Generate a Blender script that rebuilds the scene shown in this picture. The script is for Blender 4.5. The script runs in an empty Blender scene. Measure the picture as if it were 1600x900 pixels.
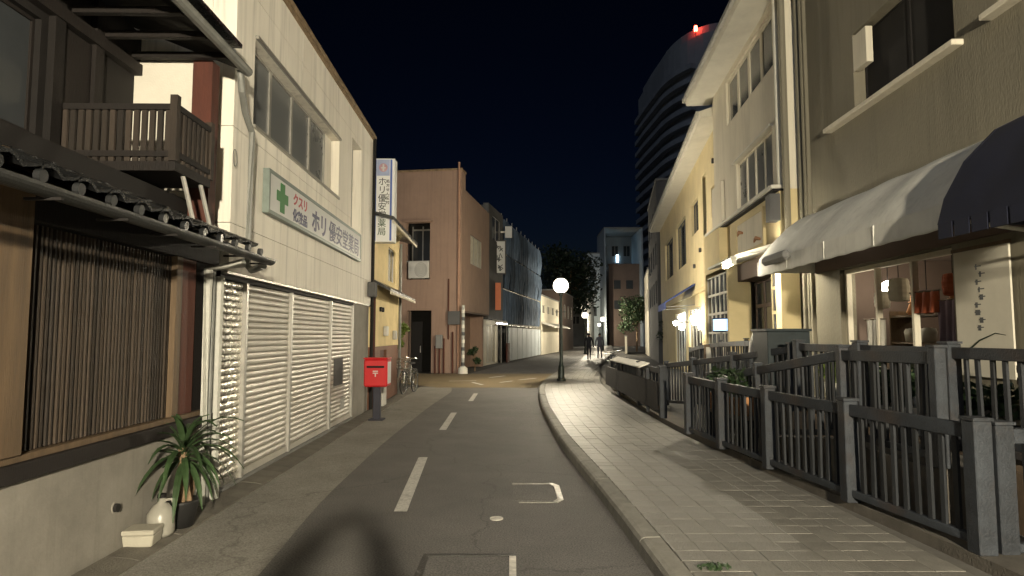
import bpy, bmesh, math, random
from mathutils import Vector, Matrix
random.seed(7)
R = math.radians
sc = bpy.context.scene
C = sc.collection

# ------------------------------------------------------------------ camera, sky, added fill sun, exposure
cam = bpy.data.cameras.new('camera'); camo = bpy.data.objects.new('camera', cam); C.objects.link(camo)
cam.sensor_width = 36; cam.lens = 22.5; cam.clip_start = 0.03; cam.clip_end = 3000
camo.location = (0, 0, 1.65); camo.rotation_euler = (R(90) + math.atan(75 / 1000), 0, 0)
sc.camera = camo
world = bpy.data.worlds.new('World'); sc.world = world; world.use_nodes = True
wn = world.node_tree.nodes; wl = world.node_tree.links
sky = wn.new('ShaderNodeTexSky'); sky.sky_type = 'NISHITA'; sky.sun_disc = False
SUN_EL, SUN_ROT = R(-5.0), R(0)
sky.sun_elevation = SUN_EL; sky.sun_rotation = SUN_ROT
wn['Background'].inputs['Strength'].default_value = 0.1
tint = wn.new('ShaderNodeMixRGB'); tint.blend_type = 'MULTIPLY'; tint.inputs[0].default_value = 1.0; tint.inputs[2].default_value = (0.35, 0.6, 1.25, 1)
wl.new(sky.outputs[0], tint.inputs[1]); wl.new(tint.outputs[0], wn['Background'].inputs['Color'])
sun = bpy.data.lights.new('fill_sun', 'SUN'); sun.energy = 0.3; sun.angle = R(30); sun.color = (0.75, 0.85, 1.0)  # added dim fill that lifts the tower and dark fronts, no real moon
suno = bpy.data.objects.new('fill_sun', sun); C.objects.link(suno); suno.rotation_euler = (R(52), 0, R(-30))
vs = sc.view_settings
vs.view_transform = 'Standard'; vs.look = 'None'; vs.exposure = 0.0; vs.gamma = 1.0; vs.use_curve_mapping = False
sc.cycles.use_denoising = True
sc.cycles.max_bounces = 6; sc.cycles.diffuse_bounces = 4; sc.cycles.glossy_bounces = 3
sc.cycles.sample_clamp_indirect = 4.0
LAMP = 11000.0                     # radiance of a street-lamp bulb
LAMP_COL = (1.0, 0.88, 0.66)

# ------------------------------------------------------------------ materials
MATS = {}
def mat(name, col, rough=0.8, var=0.18, scale=5.0, bump=0.15, bscale=60.0, metal=0.0, stain=0.25, stretch=None,
        stain_col=None, rand=0.0, spec=0.4, streak=0.0, speck=0.0):
    if name in MATS: return MATS[name]
    m = bpy.data.materials.new(name); m.use_nodes = True; MATS[name] = m
    n = m.node_tree.nodes; l = m.node_tree.links; b = n['Principled BSDF']
    tc = n.new('ShaderNodeTexCoord'); mp = n.new('ShaderNodeMapping'); l.new(tc.outputs['Object'], mp.inputs[0])
    if stretch: mp.inputs['Scale'].default_value = stretch
    nz = n.new('ShaderNodeTexNoise'); nz.inputs['Scale'].default_value = scale; nz.inputs['Detail'].default_value = 8
    nz.inputs['Roughness'].default_value = 0.65
    l.new(mp.outputs[0], nz.inputs['Vector'])
    rp = n.new('ShaderNodeValToRGB'); rp.color_ramp.elements[0].position = 0.32; rp.color_ramp.elements[1].position = 0.7
    rp.color_ramp.elements[0].color = tuple(c * (1 - var) for c in col) + (1,)
    rp.color_ramp.elements[1].color = tuple(min(1, c * (1 + var)) for c in col) + (1,)
    l.new(nz.outputs['Fac'], rp.inputs[0])
    out = rp.outputs[0]
    if stain:
        n2 = n.new('ShaderNodeTexNoise'); n2.inputs['Scale'].default_value = scale * 0.23; n2.inputs['Detail'].default_value = 10
        n2.inputs['Roughness'].default_value = 0.7; n2.inputs['Distortion'].default_value = 0.6
        l.new(mp.outputs[0], n2.inputs['Vector'])
        r2 = n.new('ShaderNodeValToRGB'); r2.color_ramp.elements[0].position = 0.5; r2.color_ramp.elements[1].position = 0.78
        l.new(n2.outputs['Fac'], r2.inputs[0])
        mu = n.new('ShaderNodeMath'); mu.operation = 'MULTIPLY'; mu.inputs[1].default_value = stain; l.new(r2.outputs[0], mu.inputs[0])
        mx = n.new('ShaderNodeMixRGB'); l.new(mu.outputs[0], mx.inputs[0]); l.new(out, mx.inputs[1])
        sc_ = stain_col or tuple(c * 0.35 for c in col)
        mx.inputs[2].default_value = sc_ + (1,); out = mx.outputs[0]
    if streak:
        m2 = n.new('ShaderNodeMapping'); m2.inputs['Scale'].default_value = (9, 9, 0.35); l.new(tc.outputs['Object'], m2.inputs[0])
        n4 = n.new('ShaderNodeTexNoise'); n4.inputs['Scale'].default_value = 1.0; n4.inputs['Detail'].default_value = 6; n4.inputs['Roughness'].default_value = 0.7
        l.new(m2.outputs[0], n4.inputs['Vector'])
        r4 = n.new('ShaderNodeMapRange'); r4.inputs[1].default_value = 0.5; r4.inputs[2].default_value = 0.75; r4.inputs[4].default_value = streak; l.new(n4.outputs['Fac'], r4.inputs[0])
        x4 = n.new('ShaderNodeMixRGB'); l.new(r4.outputs[0], x4.inputs[0]); l.new(out, x4.inputs[1]); x4.inputs[2].default_value = tuple(c * 0.4 for c in col) + (1,); out = x4.outputs[0]
    if speck:
        n5 = n.new('ShaderNodeTexNoise'); n5.inputs['Scale'].default_value = 75; n5.inputs['Detail'].default_value = 2; l.new(tc.outputs['Object'], n5.inputs['Vector'])
        r5 = n.new('ShaderNodeMapRange'); r5.inputs[1].default_value = 0.3; r5.inputs[2].default_value = 0.7; r5.inputs[3].default_value = 1 - speck; r5.inputs[4].default_value = 1 + speck; l.new(n5.outputs['Fac'], r5.inputs[0])
        vo = n.new('ShaderNodeTexVoronoi'); vo.feature = 'DISTANCE_TO_EDGE'; vo.inputs['Scale'].default_value = 0.55
        nd = n.new('ShaderNodeTexNoise'); nd.inputs['Scale'].default_value = 2.5; nd.inputs['Detail'].default_value = 6; l.new(tc.outputs['Object'], nd.inputs['Vector'])
        xm = n.new('ShaderNodeMixRGB'); xm.inputs[0].default_value = 0.35; l.new(tc.outputs['Object'], xm.inputs[1]); l.new(nd.outputs['Color'], xm.inputs[2]); l.new(xm.outputs[0], vo.inputs['Vector'])
        r6 = n.new('ShaderNodeMapRange'); r6.inputs[1].default_value = 0.0; r6.inputs[2].default_value = 0.006; r6.inputs[3].default_value = 0.68; r6.inputs[4].default_value = 1.0; l.new(vo.outputs['Distance'], r6.inputs[0])
        mm = n.new('ShaderNodeMath'); mm.operation = 'MULTIPLY'; l.new(r5.outputs[0], mm.inputs[0]); l.new(r6.outputs[0], mm.inputs[1])
        h5 = n.new('ShaderNodeHueSaturation'); l.new(mm.outputs[0], h5.inputs['Value']); l.new(out, h5.inputs['Color']); out = h5.outputs[0]
    if rand:
        oi = n.new('ShaderNodeObjectInfo'); hs = n.new('ShaderNodeHueSaturation')
        mr = n.new('ShaderNodeMapRange'); mr.inputs[3].default_value = 1 - rand; mr.inputs[4].default_value = 1 + rand
        l.new(oi.outputs['Random'], mr.inputs[0]); l.new(mr.outputs[0], hs.inputs['Value']); l.new(out, hs.inputs['Color'])
        out = hs.outputs[0]
    l.new(out, b.inputs['Base Color'])
    rr = n.new('ShaderNodeMapRange'); rr.inputs[3].default_value = max(0.03, rough - 0.12); rr.inputs[4].default_value = min(1, rough + 0.12)
    l.new(nz.outputs['Fac'], rr.inputs[0]); l.new(rr.outputs[0], b.inputs['Roughness'])
    b.inputs['Metallic'].default_value = metal; b.inputs['Specular IOR Level'].default_value = spec
    if bump:
        n3 = n.new('ShaderNodeTexNoise'); n3.inputs['Scale'].default_value = bscale; n3.inputs['Detail'].default_value = 5
        l.new(mp.outputs[0], n3.inputs['Vector'])
        bp = n.new('ShaderNodeBump'); bp.inputs['Strength'].default_value = bump; bp.inputs['Distance'].default_value = 0.02
        l.new(n3.outputs['Fac'], bp.inputs['Height']); l.new(bp.outputs[0], b.inputs['Normal'])
    return m
def emat(name, col, strength):
    if name in MATS: return MATS[name]
    m = bpy.data.materials.new(name); m.use_nodes = True; MATS[name] = m
    b = m.node_tree.nodes['Principled BSDF']
    b.inputs['Base Color'].default_value = (0.8, 0.8, 0.8, 1)
    b.inputs['Emission Color'].default_value = col + (1,); b.inputs['Emission Strength'].default_value = strength
    return m
def glass(name, col, rough=0.08):
    if name in MATS: return MATS[name]
    m = mat(name, col, rough=rough + 0.05, var=0.1, scale=2.0, bump=0.03, bscale=3.0, stain=0.1, spec=0.6)
    return m

M_asphalt = mat('asphalt', (0.14, 0.134, 0.126), 0.72, 0.22, 1.2, 0.8, 140, stain=0.5, stain_col=(0.06, 0.058, 0.056), speck=0.45)
M_ground = mat('ground_asphalt', (0.08, 0.077, 0.07), 0.85, 0.2, 1.0, 0.4, 90)
M_path = mat('pale_path', (0.25, 0.238, 0.212), 0.8, 0.18, 1.6, 0.6, 110, stain=0.45, stain_col=(0.1, 0.095, 0.085), speck=0.3)
M_tan = mat('tan_paving', (0.2, 0.155, 0.09), 0.7, 0.15, 2.0, 0.3, 60, stain=0.3)
M_gutter = mat('gutter_concrete', (0.13, 0.12, 0.1), 0.9, 0.25, 4.0, 0.5, 60, rand=0.15)
M_soil = mat('dirty_gutter', (0.045, 0.042, 0.035), 0.95, 0.4, 6.0, 0.6, 40)
M_kerb = mat('kerb_granite', (0.24, 0.23, 0.2), 0.75, 0.2, 8.0, 0.4, 90, rand=0.12)
M_paver = mat('paver_stone', (0.2, 0.19, 0.166), 0.55, 0.16, 4.0, 0.35, 60, stain=0.35, rand=0.1, spec=0.5)
M_grout = mat('grout', (0.13, 0.123, 0.108), 0.9, 0.2, 6.0)
M_paint = mat('road_paint', (0.6, 0.59, 0.55), 0.6, 0.2, 30.0, 0.5, 120, stain=0.75, stain_col=(0.15, 0.145, 0.14), speck=0.15)
M_iron = mat('cast_iron', (0.06, 0.058, 0.055), 0.5, 0.25, 20, 0.6, 80, metal=0.5)
M_worn = mat('worn_steel', (0.55, 0.53, 0.48), 0.45, 0.3, 14, 0.5, 70, metal=0.3, stain=0.6, stain_col=(0.08, 0.075, 0.07))
M_plaster = mat('grey_plaster', (0.25, 0.235, 0.205), 0.9, 0.2, 2.2, 0.18, 40, stain=0.5, stain_col=(0.15, 0.135, 0.115), streak=0.3)
M_wood = mat('old_wood', (0.008, 0.0055, 0.0045), 0.75, 0.4, 3.0, 0.4, 30, stretch=(6, 6, 0.6), rand=0.3)
M_bar = mat('lattice_wood', (0.034, 0.024, 0.016), 0.7, 0.4, 3.0, 0.4, 30, stretch=(8, 8, 0.5), rand=0.45)
M_tanwood = mat('tan_wood', (0.12, 0.08, 0.045), 0.65, 0.3, 3.0, 0.3, 30, stretch=(6, 6, 0.4))
M_redwood = mat('red_brown_wood', (0.085, 0.026, 0.016), 0.7, 0.25, 3.0, 0.3, 30, stretch=(5, 5, 0.5))
M_dark = mat('dark_board', (0.008, 0.0065, 0.006), 0.8, 0.3, 4.0)
M_tile = mat('glazed_roof_tile', (0.014, 0.015, 0.016), 0.28, 0.3, 8.0, 0.1, 30, rand=0.25, spec=0.7)
M_white = mat('white_facade', (0.84, 0.8, 0.71), 0.8, 0.06, 1.4, 0.12, 50, stain=0.38, stretch=(1, 1, 0.35), stain_col=(0.42, 0.38, 0.3), streak=0.6)
M_whitewall = mat('white_panel', (0.68, 0.65, 0.57), 0.8, 0.06, 2.0)
M_shutter = mat('shutter_paint', (0.52, 0.495, 0.44), 0.45, 0.1, 3.0, 0.08, 30, metal=0.15, stain=0.3, rand=0.05, spec=0.5)
M_shiny = mat('shiny_shutter', (0.62, 0.6, 0.54), 0.27, 0.1, 8.0, 0.55, 26, metal=0.85, stain=0.1, rand=0.06)
M_steel = mat('grey_steel', (0.42, 0.41, 0.38), 0.45, 0.15, 6.0, 0.1, metal=0.5)
M_pipe = mat('pipe_plastic', (0.2, 0.205, 0.19), 0.5, 0.2, 5.0, 0.1)
M_palepipe = mat('pale_pipe', (0.42, 0.42, 0.38), 0.5, 0.2, 5.0, 0.1)
M_glass = glass('night_glass', (0.045, 0.05, 0.055))
M_frost = mat('grey_glazing', (0.13, 0.138, 0.14), 0.3, 0.1, 0.7, 0.03, 3.0, stain=0, spec=0.6)
M_alu = mat('aluminium', (0.4, 0.39, 0.36), 0.4, 0.1, 8.0, 0.05, metal=0.6)
M_cap = mat('rusty_parapet', (0.24, 0.17, 0.1), 0.8, 0.4, 5.0, 0.4, stain=0.5)
M_signw = mat('sign_white', (0.58, 0.59, 0.58), 0.45, 0.05, 3.0, 0.03, stain=0.2)
M_green = mat('sign_green', (0.02, 0.16, 0.03), 0.5, 0.1, 3.0, 0.0)
M_navy = mat('sign_navy', (0.035, 0.04, 0.11), 0.5, 0.1, 3.0, 0.0, stain=0)
M_blue = mat('sign_blue', (0.07, 0.13, 0.42), 0.5, 0.1, 3.0, 0.0, stain=0)
M_pale = mat('sign_pale_blue', (0.36, 0.42, 0.62), 0.5, 0.1, 3.0, 0.0, stain=0)
M_red = mat('sign_red', (0.4, 0.06, 0.07), 0.5, 0.1, 3.0, 0.0, stain=0)
M_ink = mat('sign_ink', (0.06, 0.065, 0.07), 0.6, 0.1, 3.0, 0.0, stain=0)
M_inkgreen = mat('sign_ink_green', (0.05, 0.1, 0.05), 0.6, 0.1, 3.0, 0.0, stain=0)
M_postred = mat('postbox_red', (0.55, 0.02, 0.025), 0.35, 0.08, 3.0, 0.05, 30, stain=0.15)
M_postdark = mat('postbox_stand', (0.03, 0.03, 0.045), 0.6, 0.2, 5.0)
M_yellow = mat('yellow_mortar', (0.72, 0.58, 0.31), 0.9, 0.12, 2.0, 0.3, 40, stain=0.3)
M_brick = mat('red_brown_tile', (0.18, 0.08, 0.045), 0.7, 0.2, 6.0, 0.2, rand=0.15)
M_salmon = mat('salmon_mortar', (0.31, 0.212, 0.16), 0.9, 0.08, 1.2, 0.25, 40, stain=0.3, streak=0.35)
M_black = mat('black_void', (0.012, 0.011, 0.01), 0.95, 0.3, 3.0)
M_acw = mat('ac_casing', (0.55, 0.54, 0.5), 0.5, 0.08, 4.0, 0.03)
M_grey = mat('grey_concrete', (0.22, 0.22, 0.21), 0.9, 0.12, 1.2, 0.2)
M_greydk = mat('dark_grey_concrete', (0.1, 0.1, 0.1), 0.9, 0.15, 1.0, 0.2)
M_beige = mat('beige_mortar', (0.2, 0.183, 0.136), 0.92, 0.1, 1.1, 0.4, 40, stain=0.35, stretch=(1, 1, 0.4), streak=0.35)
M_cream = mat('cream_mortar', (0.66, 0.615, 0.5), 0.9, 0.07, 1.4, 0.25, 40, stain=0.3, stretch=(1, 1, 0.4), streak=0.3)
M_creamy = mat('cream_yellow', (0.6, 0.5, 0.28), 0.85, 0.07, 1.6, 0.15)
M_soffit = mat('eave_paint', (0.62, 0.6, 0.52), 0.7, 0.08, 2.0, 0.05)
M_canvas = mat('awning_canvas', (0.7, 0.69, 0.63), 0.85, 0.08, 3.0, 0.2, 160, stain=0.45, streak=0.3)
M_navycloth = mat('navy_canvas', (0.006, 0.008, 0.022), 0.85, 0.2, 4.0, 0.1, 200)
M_fence = mat('fence_grey', (0.03, 0.035, 0.042), 0.6, 0.35, 9.0, 0.3, stain=0.6, stain_col=(0.07, 0.045, 0.03), rand=0.15, streak=0.5)
M_baluster = mat('baluster_grey', (0.018, 0.02, 0.023), 0.6, 0.2, 5.0, 0.1, rand=0.4)
M_deck = mat('deck_wood', (0.14, 0.1, 0.065), 0.7, 0.3, 3.0, 0.3, rand=0.25)
M_base = mat('fence_base', (0.1, 0.09, 0.075), 0.9, 0.3, 3.0, 0.4)
M_lamp = mat('lamp_post_green', (0.02, 0.03, 0.026), 0.4, 0.15, 6.0, 0.05, metal=0.3)
M_bulb = emat('lamp_bulb', LAMP_COL, LAMP * 0.68); M_bulb2 = emat('lamp_bulb_bright', LAMP_COL, LAMP * 1.72)
M_globe = bpy.data.materials.new('lamp_globe'); M_globe.use_nodes = True
_n = M_globe.node_tree.nodes; _l = M_globe.node_tree.links; _n.remove(_n['Principled BSDF'])
_t = _n.new('ShaderNodeBsdfTransparent'); _e = _n.new('ShaderNodeEmission'); _x = _n.new('ShaderNodeMixShader')
_e.inputs[0].default_value = (1.0, 0.9, 0.7, 1); _e.inputs[1].default_value = 12.0; _x.inputs[0].default_value = 0.2
_l.new(_t.outputs[0], _x.inputs[1]); _l.new(_e.outputs[0], _x.inputs[2]); _l.new(_x.outputs[0], _n['Material Output'].inputs[0])
M_leaf = mat('leaf_green', (0.035, 0.065, 0.025), 0.5, 0.35, 2.0, 0.0, rand=0.3)
M_leafy = mat('leaf_yellow_green', (0.12, 0.17, 0.03), 0.55, 0.35, 2.0, 0.0)
M_leafd = mat('leaf_dark', (0.018, 0.03, 0.016), 0.5, 0.3, 2.0, 0.0)
M_bark = mat('bark', (0.22, 0.15, 0.09), 0.9, 0.3, 10.0, 0.5, 30)
M_pot = mat('black_pot', (0.02, 0.02, 0.02), 0.5, 0.2, 5.0)
M_foam = mat('white_foam', (0.36, 0.34, 0.28), 0.8, 0.08, 6.0, 0.1)
M_jug = mat('pale_plastic', (0.3, 0.29, 0.25), 0.35, 0.1, 5.0, 0.03)
M_tyre = mat('rubber', (0.02, 0.02, 0.02), 0.8, 0.2, 8.0)
M_chrome = mat('bike_metal', (0.5, 0.5, 0.48), 0.25, 0.1, 8.0, 0.0, metal=0.9)
M_tarp = mat('blue_mesh_sheet', (0.105, 0.15, 0.22), 0.8, 0.45, 1.3, 0.2, 8, stain=0.6, stretch=(2, 2, 0.4), rand=0.5)
M_hoard = mat('hoarding_white', (0.45, 0.5, 0.53), 0.6, 0.08, 3.0, 0.05, rand=0.1)
M_orange = mat('orange_sign', (0.62, 0.16, 0.05), 0.5, 0.08, 3.0, 0.0)
M_tower = mat('tower_concrete', (0.24, 0.26, 0.29), 0.9, 0.1, 0.2, 0.0)
M_bluewall = mat('blue_white_wall', (0.4, 0.46, 0.5), 0.9, 0.08, 0.5, 0.1)
M_brownwall = mat('brown_wall', (0.15, 0.11, 0.09), 0.9, 0.12, 0.6, 0.1)
M_cloth_d = mat('dark_clothes', (0.02, 0.02, 0.025), 0.9, 0.2, 8.0)
M_skin = mat('skin', (0.45, 0.28, 0.2), 0.6, 0.05, 8.0, 0.0, stain=0)
M_hair = mat('hair', (0.012, 0.01, 0.009), 0.6, 0.2, 20.0)
M_terr = mat('terracotta', (0.36, 0.17, 0.07), 0.8, 0.2, 6.0, 0.2)
M_cloth_w = mat('white_cloth', (0.55, 0.53, 0.47), 0.9, 0.1, 6.0, 0.1)
M_cloth_r = mat('red_cloth', (0.35, 0.09, 0.04), 0.9, 0.15, 6.0, 0.1)
M_cloth_v = mat('mauve_cloth', (0.2, 0.15, 0.2), 0.9, 0.15, 6.0, 0.1)
M_ceramic = mat('green_ceramic', (0.16, 0.22, 0.17), 0.3, 0.2, 6.0, 0.0)
M_paper = mat('banner_paper', (0.62, 0.59, 0.5), 0.9, 0.08, 2.0, 0.03)
M_teal = mat('dark_teal', (0.018, 0.027, 0.03), 0.5, 0.2, 5.0)

# ------------------------------------------------------------------ helpers
class MB:
    def __init__(s): s.v = []; s.f = []
    def box(s, x0, x1, y0, y1, z0, z1):
        n = len(s.v)
        s.v += [(x, y, z) for x in (x0, x1) for y in (y0, y1) for z in (z0, z1)]
        s.f += [tuple(n + i for i in q) for q in ((0, 1, 3, 2), (4, 6, 7, 5), (0, 4, 5, 1), (2, 3, 7, 6), (0, 2, 6, 4), (1, 5, 7, 3))]
        return s
    def quad(s, *p):
        n = len(s.v); s.v += [tuple(q) for q in p]; s.f.append(tuple(range(n, n + len(p)))); return s
    def prism(s, poly, axis, a0, a1):
        """poly of 2-D points extruded along axis 0/1/2 between a0 and a1"""
        n = len(s.v); k = len(poly)
        def mk(p, a):
            q = list(p); q.insert(axis, a); return tuple(q)
        s.v += [mk(p, a0) for p in poly] + [mk(p, a1) for p in poly]
        s.f.append(tuple(range(n, n + k))[::-1]); s.f.append(tuple(range(n + k, n + 2 * k)))
        for i in range(k):
            j = (i + 1) % k; s.f.append((n + i, n + j, n + k + j, n + k + i))
        return s
    def tube(s, pts, r, seg=8, cap=True):
        pts = [Vector(p) for p in pts]; rs = r if isinstance(r, (list, tuple)) else [r] * len(pts)
        rings = []
        for i, p in enumerate(pts):
            a = pts[max(0, i - 1)]; b = pts[min(len(pts) - 1, i + 1)]; t = (b - a).normalized()
            u = t.cross(Vector((0, 0, 1)));
            if u.length < 1e-3: u = Vector((1, 0, 0))
            u.normalize(); w = t.cross(u)
            n = len(s.v)
            for k in range(seg):
                an = 2 * math.pi * k / seg
                s.v.append(tuple(p + (u * math.cos(an) + w * math.sin(an)) * rs[i]))
            rings.append(n)
        for a, b in zip(rings, rings[1:]):
            for k in range(seg):
                j = (k + 1) % seg; s.f.append((a + k, a + j, b + j, b + k))
        if cap:
            s.f.append(tuple(rings[0] + k for k in range(seg))[::-1]); s.f.append(tuple(rings[-1] + k for k in range(seg)))
        return s
    def lathe(s, prof, cx=0, cy=0, seg=16):
        rings = []
        for r, z in prof:
            n = len(s.v); rings.append(n)
            s.v += [(cx + r * math.cos(2 * math.pi * k / seg), cy + r * math.sin(2 * math.pi * k / seg), z) for k in range(seg)]
        for a, b in zip(rings, rings[1:]):
            for k in range(seg):
                j = (k + 1) % seg; s.f.append((a + k, a + j, b + j, b + k))
        s.f.append(tuple(rings[0] + k for k in range(seg))[::-1]); s.f.append(tuple(rings[-1] + k for k in range(seg)))
        return s
    def torus(s, c, axis, R_, r, seg=24, sub=6):
        c = Vector(c); ax = Vector(axis).normalized(); u = ax.orthogonal().normalized(); w = ax.cross(u); n = len(s.v)
        for i in range(seg):
            a = 2 * math.pi * i / seg; d = u * math.cos(a) + w * math.sin(a)
            for k in range(sub):
                b = 2 * math.pi * k / sub
                s.v.append(tuple(c + d * (R_ + r * math.cos(b)) + ax * r * math.sin(b)))
        for i in range(seg):
            for k in range(sub):
                i2 = (i + 1) % seg; k2 = (k + 1) % sub
                s.f.append((n + i * sub + k, n + i2 * sub + k, n + i2 * sub + k2, n + i * sub + k2))
        return s
    def wall(s, u0, u1, z0, z1, w0, w1, holes=()):
        """wall in the y/z plane between x=w0 (inside) and x=w1 (outside), with rectangular openings"""
        us = sorted({u0, u1, *[min(max(h[i], u0), u1) for h in holes for i in (0, 1)]})
        zs = sorted({z0, z1, *[min(max(h[i], z0), z1) for h in holes for i in (2, 3)]})
        def solid(i, j):
            if i < 0 or j < 0 or i >= len(us) - 1 or j >= len(zs) - 1: return False
            u = (us[i] + us[i + 1]) / 2; z = (zs[j] + zs[j + 1]) / 2
            return not any(h[0] < u < h[1] and h[2] < z < h[3] for h in holes)
        idx = {}
        def vert(i, j, w):
            if (i, j, w) not in idx:
                idx[(i, j, w)] = len(s.v); s.v.append((w, us[i], zs[j]))
            return idx[(i, j, w)]
        for i in range(len(us) - 1):
            for j in range(len(zs) - 1):
                if not solid(i, j): continue
                for w in (w0, w1): s.f.append((vert(i, j, w), vert(i + 1, j, w), vert(i + 1, j + 1, w), vert(i, j + 1, w)))
                for (di, dj, a, b) in ((-1, 0, (i, j), (i, j + 1)), (1, 0, (i + 1, j), (i + 1, j + 1)), (0, -1, (i, j), (i + 1, j)), (0, 1, (i, j + 1), (i + 1, j + 1))):
                    if not solid(i + di, j + dj):
                        s.f.append((vert(*a, w0), vert(*b, w0), vert(*b, w1), vert(*a, w1)))
        return s
    def mesh(s, name, m, mirror=False, bevel=0.0, smooth=False):
        me = bpy.data.meshes.new(name)
        v = [(-x, y, z) for x, y, z in s.v] if mirror else s.v
        me.from_pydata(v, [], s.f)
        bm = bmesh.new(); bm.from_mesh(me)
        bmesh.ops.recalc_face_normals(bm, faces=bm.faces)
        if bevel: bmesh.ops.bevel(bm, geom=list(bm.edges), offset=bevel, segments=1, affect='EDGES', profile=0.7)
        bm.to_mesh(me); bm.free()
        if smooth:
            for p in me.polygons: p.use_smooth = True
        me.materials.append(m)
        return me
    def build(s, name, m, parent=None, **k):
        return put(name, s.mesh(name, m, **k), parent)
def put(name, me, parent=None, loc=(0, 0, 0), rot=(0, 0, 0), scale=(1, 1, 1)):
    o = bpy.data.objects.new(name, me); C.objects.link(o); o.parent = parent
    o.location = loc; o.rotation_euler = rot; o.scale = scale
    return o
def tag(o, label, cat, group=None, kind=None):
    if label: o['label'] = label
    if cat: o['category'] = cat
    if group: o['group'] = group
    if kind: o['kind'] = kind
    return o
def thing(name, label, cat, loc=(0, 0, 0), rz=0.0, group=None):
    o = bpy.data.objects.new(name, None); C.objects.link(o); o.empty_display_size = 0.2
    o.location = loc; o.rotation_euler = (0, 0, rz)
    return tag(o, label, cat, group)
def structure(o): o['kind'] = 'structure'; return o
class Side:
    """local frame of a building: y runs along its street front, x points out to the street (mirror flips it for the other side of the street), z up"""
    def __init__(s, name, label, cat, origin, d, mirror=False):
        s.m = mirror; s.root = thing(name, label, cat, (origin[0], origin[1], 0), math.atan2(-d[0], d[1]))
    def build(s, mb, name, m, parent=None, **k): return mb.build(name, m, parent or s.root, mirror=s.m, **k)
    def box(s, name, m, w0, w1, u0, u1, z0, z1, parent=None, **k): return s.build(MB().box(w0, w1, u0, u1, z0, z1), name, m, parent, **k)
    def window(s, u0, u1, z0, z1, w, n=2, pane=M_glass, frame=M_alu, fw=0.05, rows=1, depth=0.05, name='window'):
        """frame with n x rows separate panes, face of the frame at x=w"""
        f = MB()
        us = [u0 + (u1 - u0) * i / n for i in range(n + 1)]; zs = [z0 + (z1 - z0) * j / rows for j in range(rows + 1)]
        holes = [(us[i] + fw / 2, us[i + 1] - fw / 2, zs[j] + fw / 2, zs[j + 1] - fw / 2) for i in range(n) for j in range(rows)]
        f.wall(u0, u1, z0, z1, w - depth, w, holes)
        fo = s.build(f, name, frame)
        for h in holes: s.box('pane', pane, w - depth * 0.7, w - depth * 0.4, h[0] - 0.004, h[1] + 0.004, h[2] - 0.004, h[3] + 0.004, fo)
        return fo
def lettering(name, text, size, m, parent, matrix, offset=0.0, align='LEFT', extrude=0.002):
    cu = bpy.data.curves.new(name, 'FONT'); cu.body = text; cu.size = size; cu.extrude = extrude; cu.offset = offset
    cu.align_x = align; cu.resolution_u = 3
    t = bpy.data.objects.new(name, cu); C.objects.link(t)
    dg = bpy.context.evaluated_depsgraph_get()
    me = bpy.data.meshes.new_from_object(t.evaluated_get(dg))
    bpy.data.objects.remove(t); bpy.data.curves.remove(cu)
    me.materials.clear(); me.materials.append(m)
    o = bpy.data.objects.new(name, me); C.objects.link(o); o.parent = parent; o.matrix_local = matrix
    return o
FACE_OUT = Matrix(((0, 0, 1, 0), (1, 0, 0, 0), (0, 1, 0, 0), (0, 0, 0, 1)))      # reads along +y, faces +x
FACE_CAM = Matrix(((1, 0, 0, 0), (0, 0, -1, 0), (0, 1, 0, 0), (0, 0, 0, 1)))     # reads along +x, faces -y
def interp(tab, y):
    if y <= tab[0][0]: return tab[0][1]
    for (a, va), (b, vb) in zip(tab, tab[1:]):
        if y <= b: return va + (vb - va) * (y - a) / (b - a)
    return tab[-1][1]
def smooth_tab(tab):
    def f(y):
        return sum(interp(tab, y + d) * w for d, w in ((-1.2, 1), (-0.6, 2), (0, 3), (0.6, 2), (1.2, 1))) / 9
    return f
kerbx = smooth_tab([(-30, 1.25), (3, 1.03), (4.55, 0.98), (6.4, 0.91), (8.2, 0.80), (10.2, 0.69), (14.5, 0.64), (18.5, 0.74), (21, 0.92), (22.8, 1.12), (25, 1.42), (28.7, 2.05), (34, 3.05), (41.7, 4.3), (60, 7.0), (120, 15)])
walkx = smooth_tab([(-30, 3.3), (4.3, 3.05), (6.5, 2.87), (8.7, 2.72), (10.5, 2.6), (13.5, 2.64), (19.3, 2.86), (25.8, 3.4), (34.3, 4.55), (41.7, 6.0), (60, 9.4), (120, 18.5)])
roadx = smooth_tab([(-30, -1.6), (4.5, -1.73), (6.2, -1.92), (10, -2.0), (15, -1.95), (19.6, -1.78), (22, -2.2), (26, -2.3), (29, -1.75), (36, -0.75), (55, 2.75), (80, 7.0), (120, 13)])
def strip(fa, fb, y0, y1, z, step=0.5, th=None):
    mb = MB(); y = y0; prev = None
    while y < y1 + 1e-6:
        a = (fa(y), y, z); b = (fb(y), y, z)
        if prev: mb.quad(prev[0], prev[1], b, a)
        prev = (a, b); y += step
    return mb

# ------------------------------------------------------------------ setting: ground, road, paths, kerbs
structure(MB().quad((-350, -120, -0.03), (350, -120, -0.03), (350, 600, -0.03), (-350, 600, -0.03)).build('ground', M_ground))
road = structure(strip(roadx, lambda y: kerbx(y) + 0.02, -30, 120, 0.0).build('road', M_asphalt))
structure(strip(lambda y: -2.72 - 0.015 * (y - 4), lambda y: roadx(y) + 0.015, -30, 21.0, 0.006).build('footpath', M_path))
def tanl(y): return -4.7 if y > 24 else -2.9 - 0.5 * (y - 20.6)
tanp = structure(strip(lambda y: -4.6 if y > 23.5 else -2.4 - 0.75 * (y - 20.6), lambda y: kerbx(y) - 0.06, 20.6, 28.2, 0.009, 0.4).build('crossing_paving', M_tan))
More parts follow.
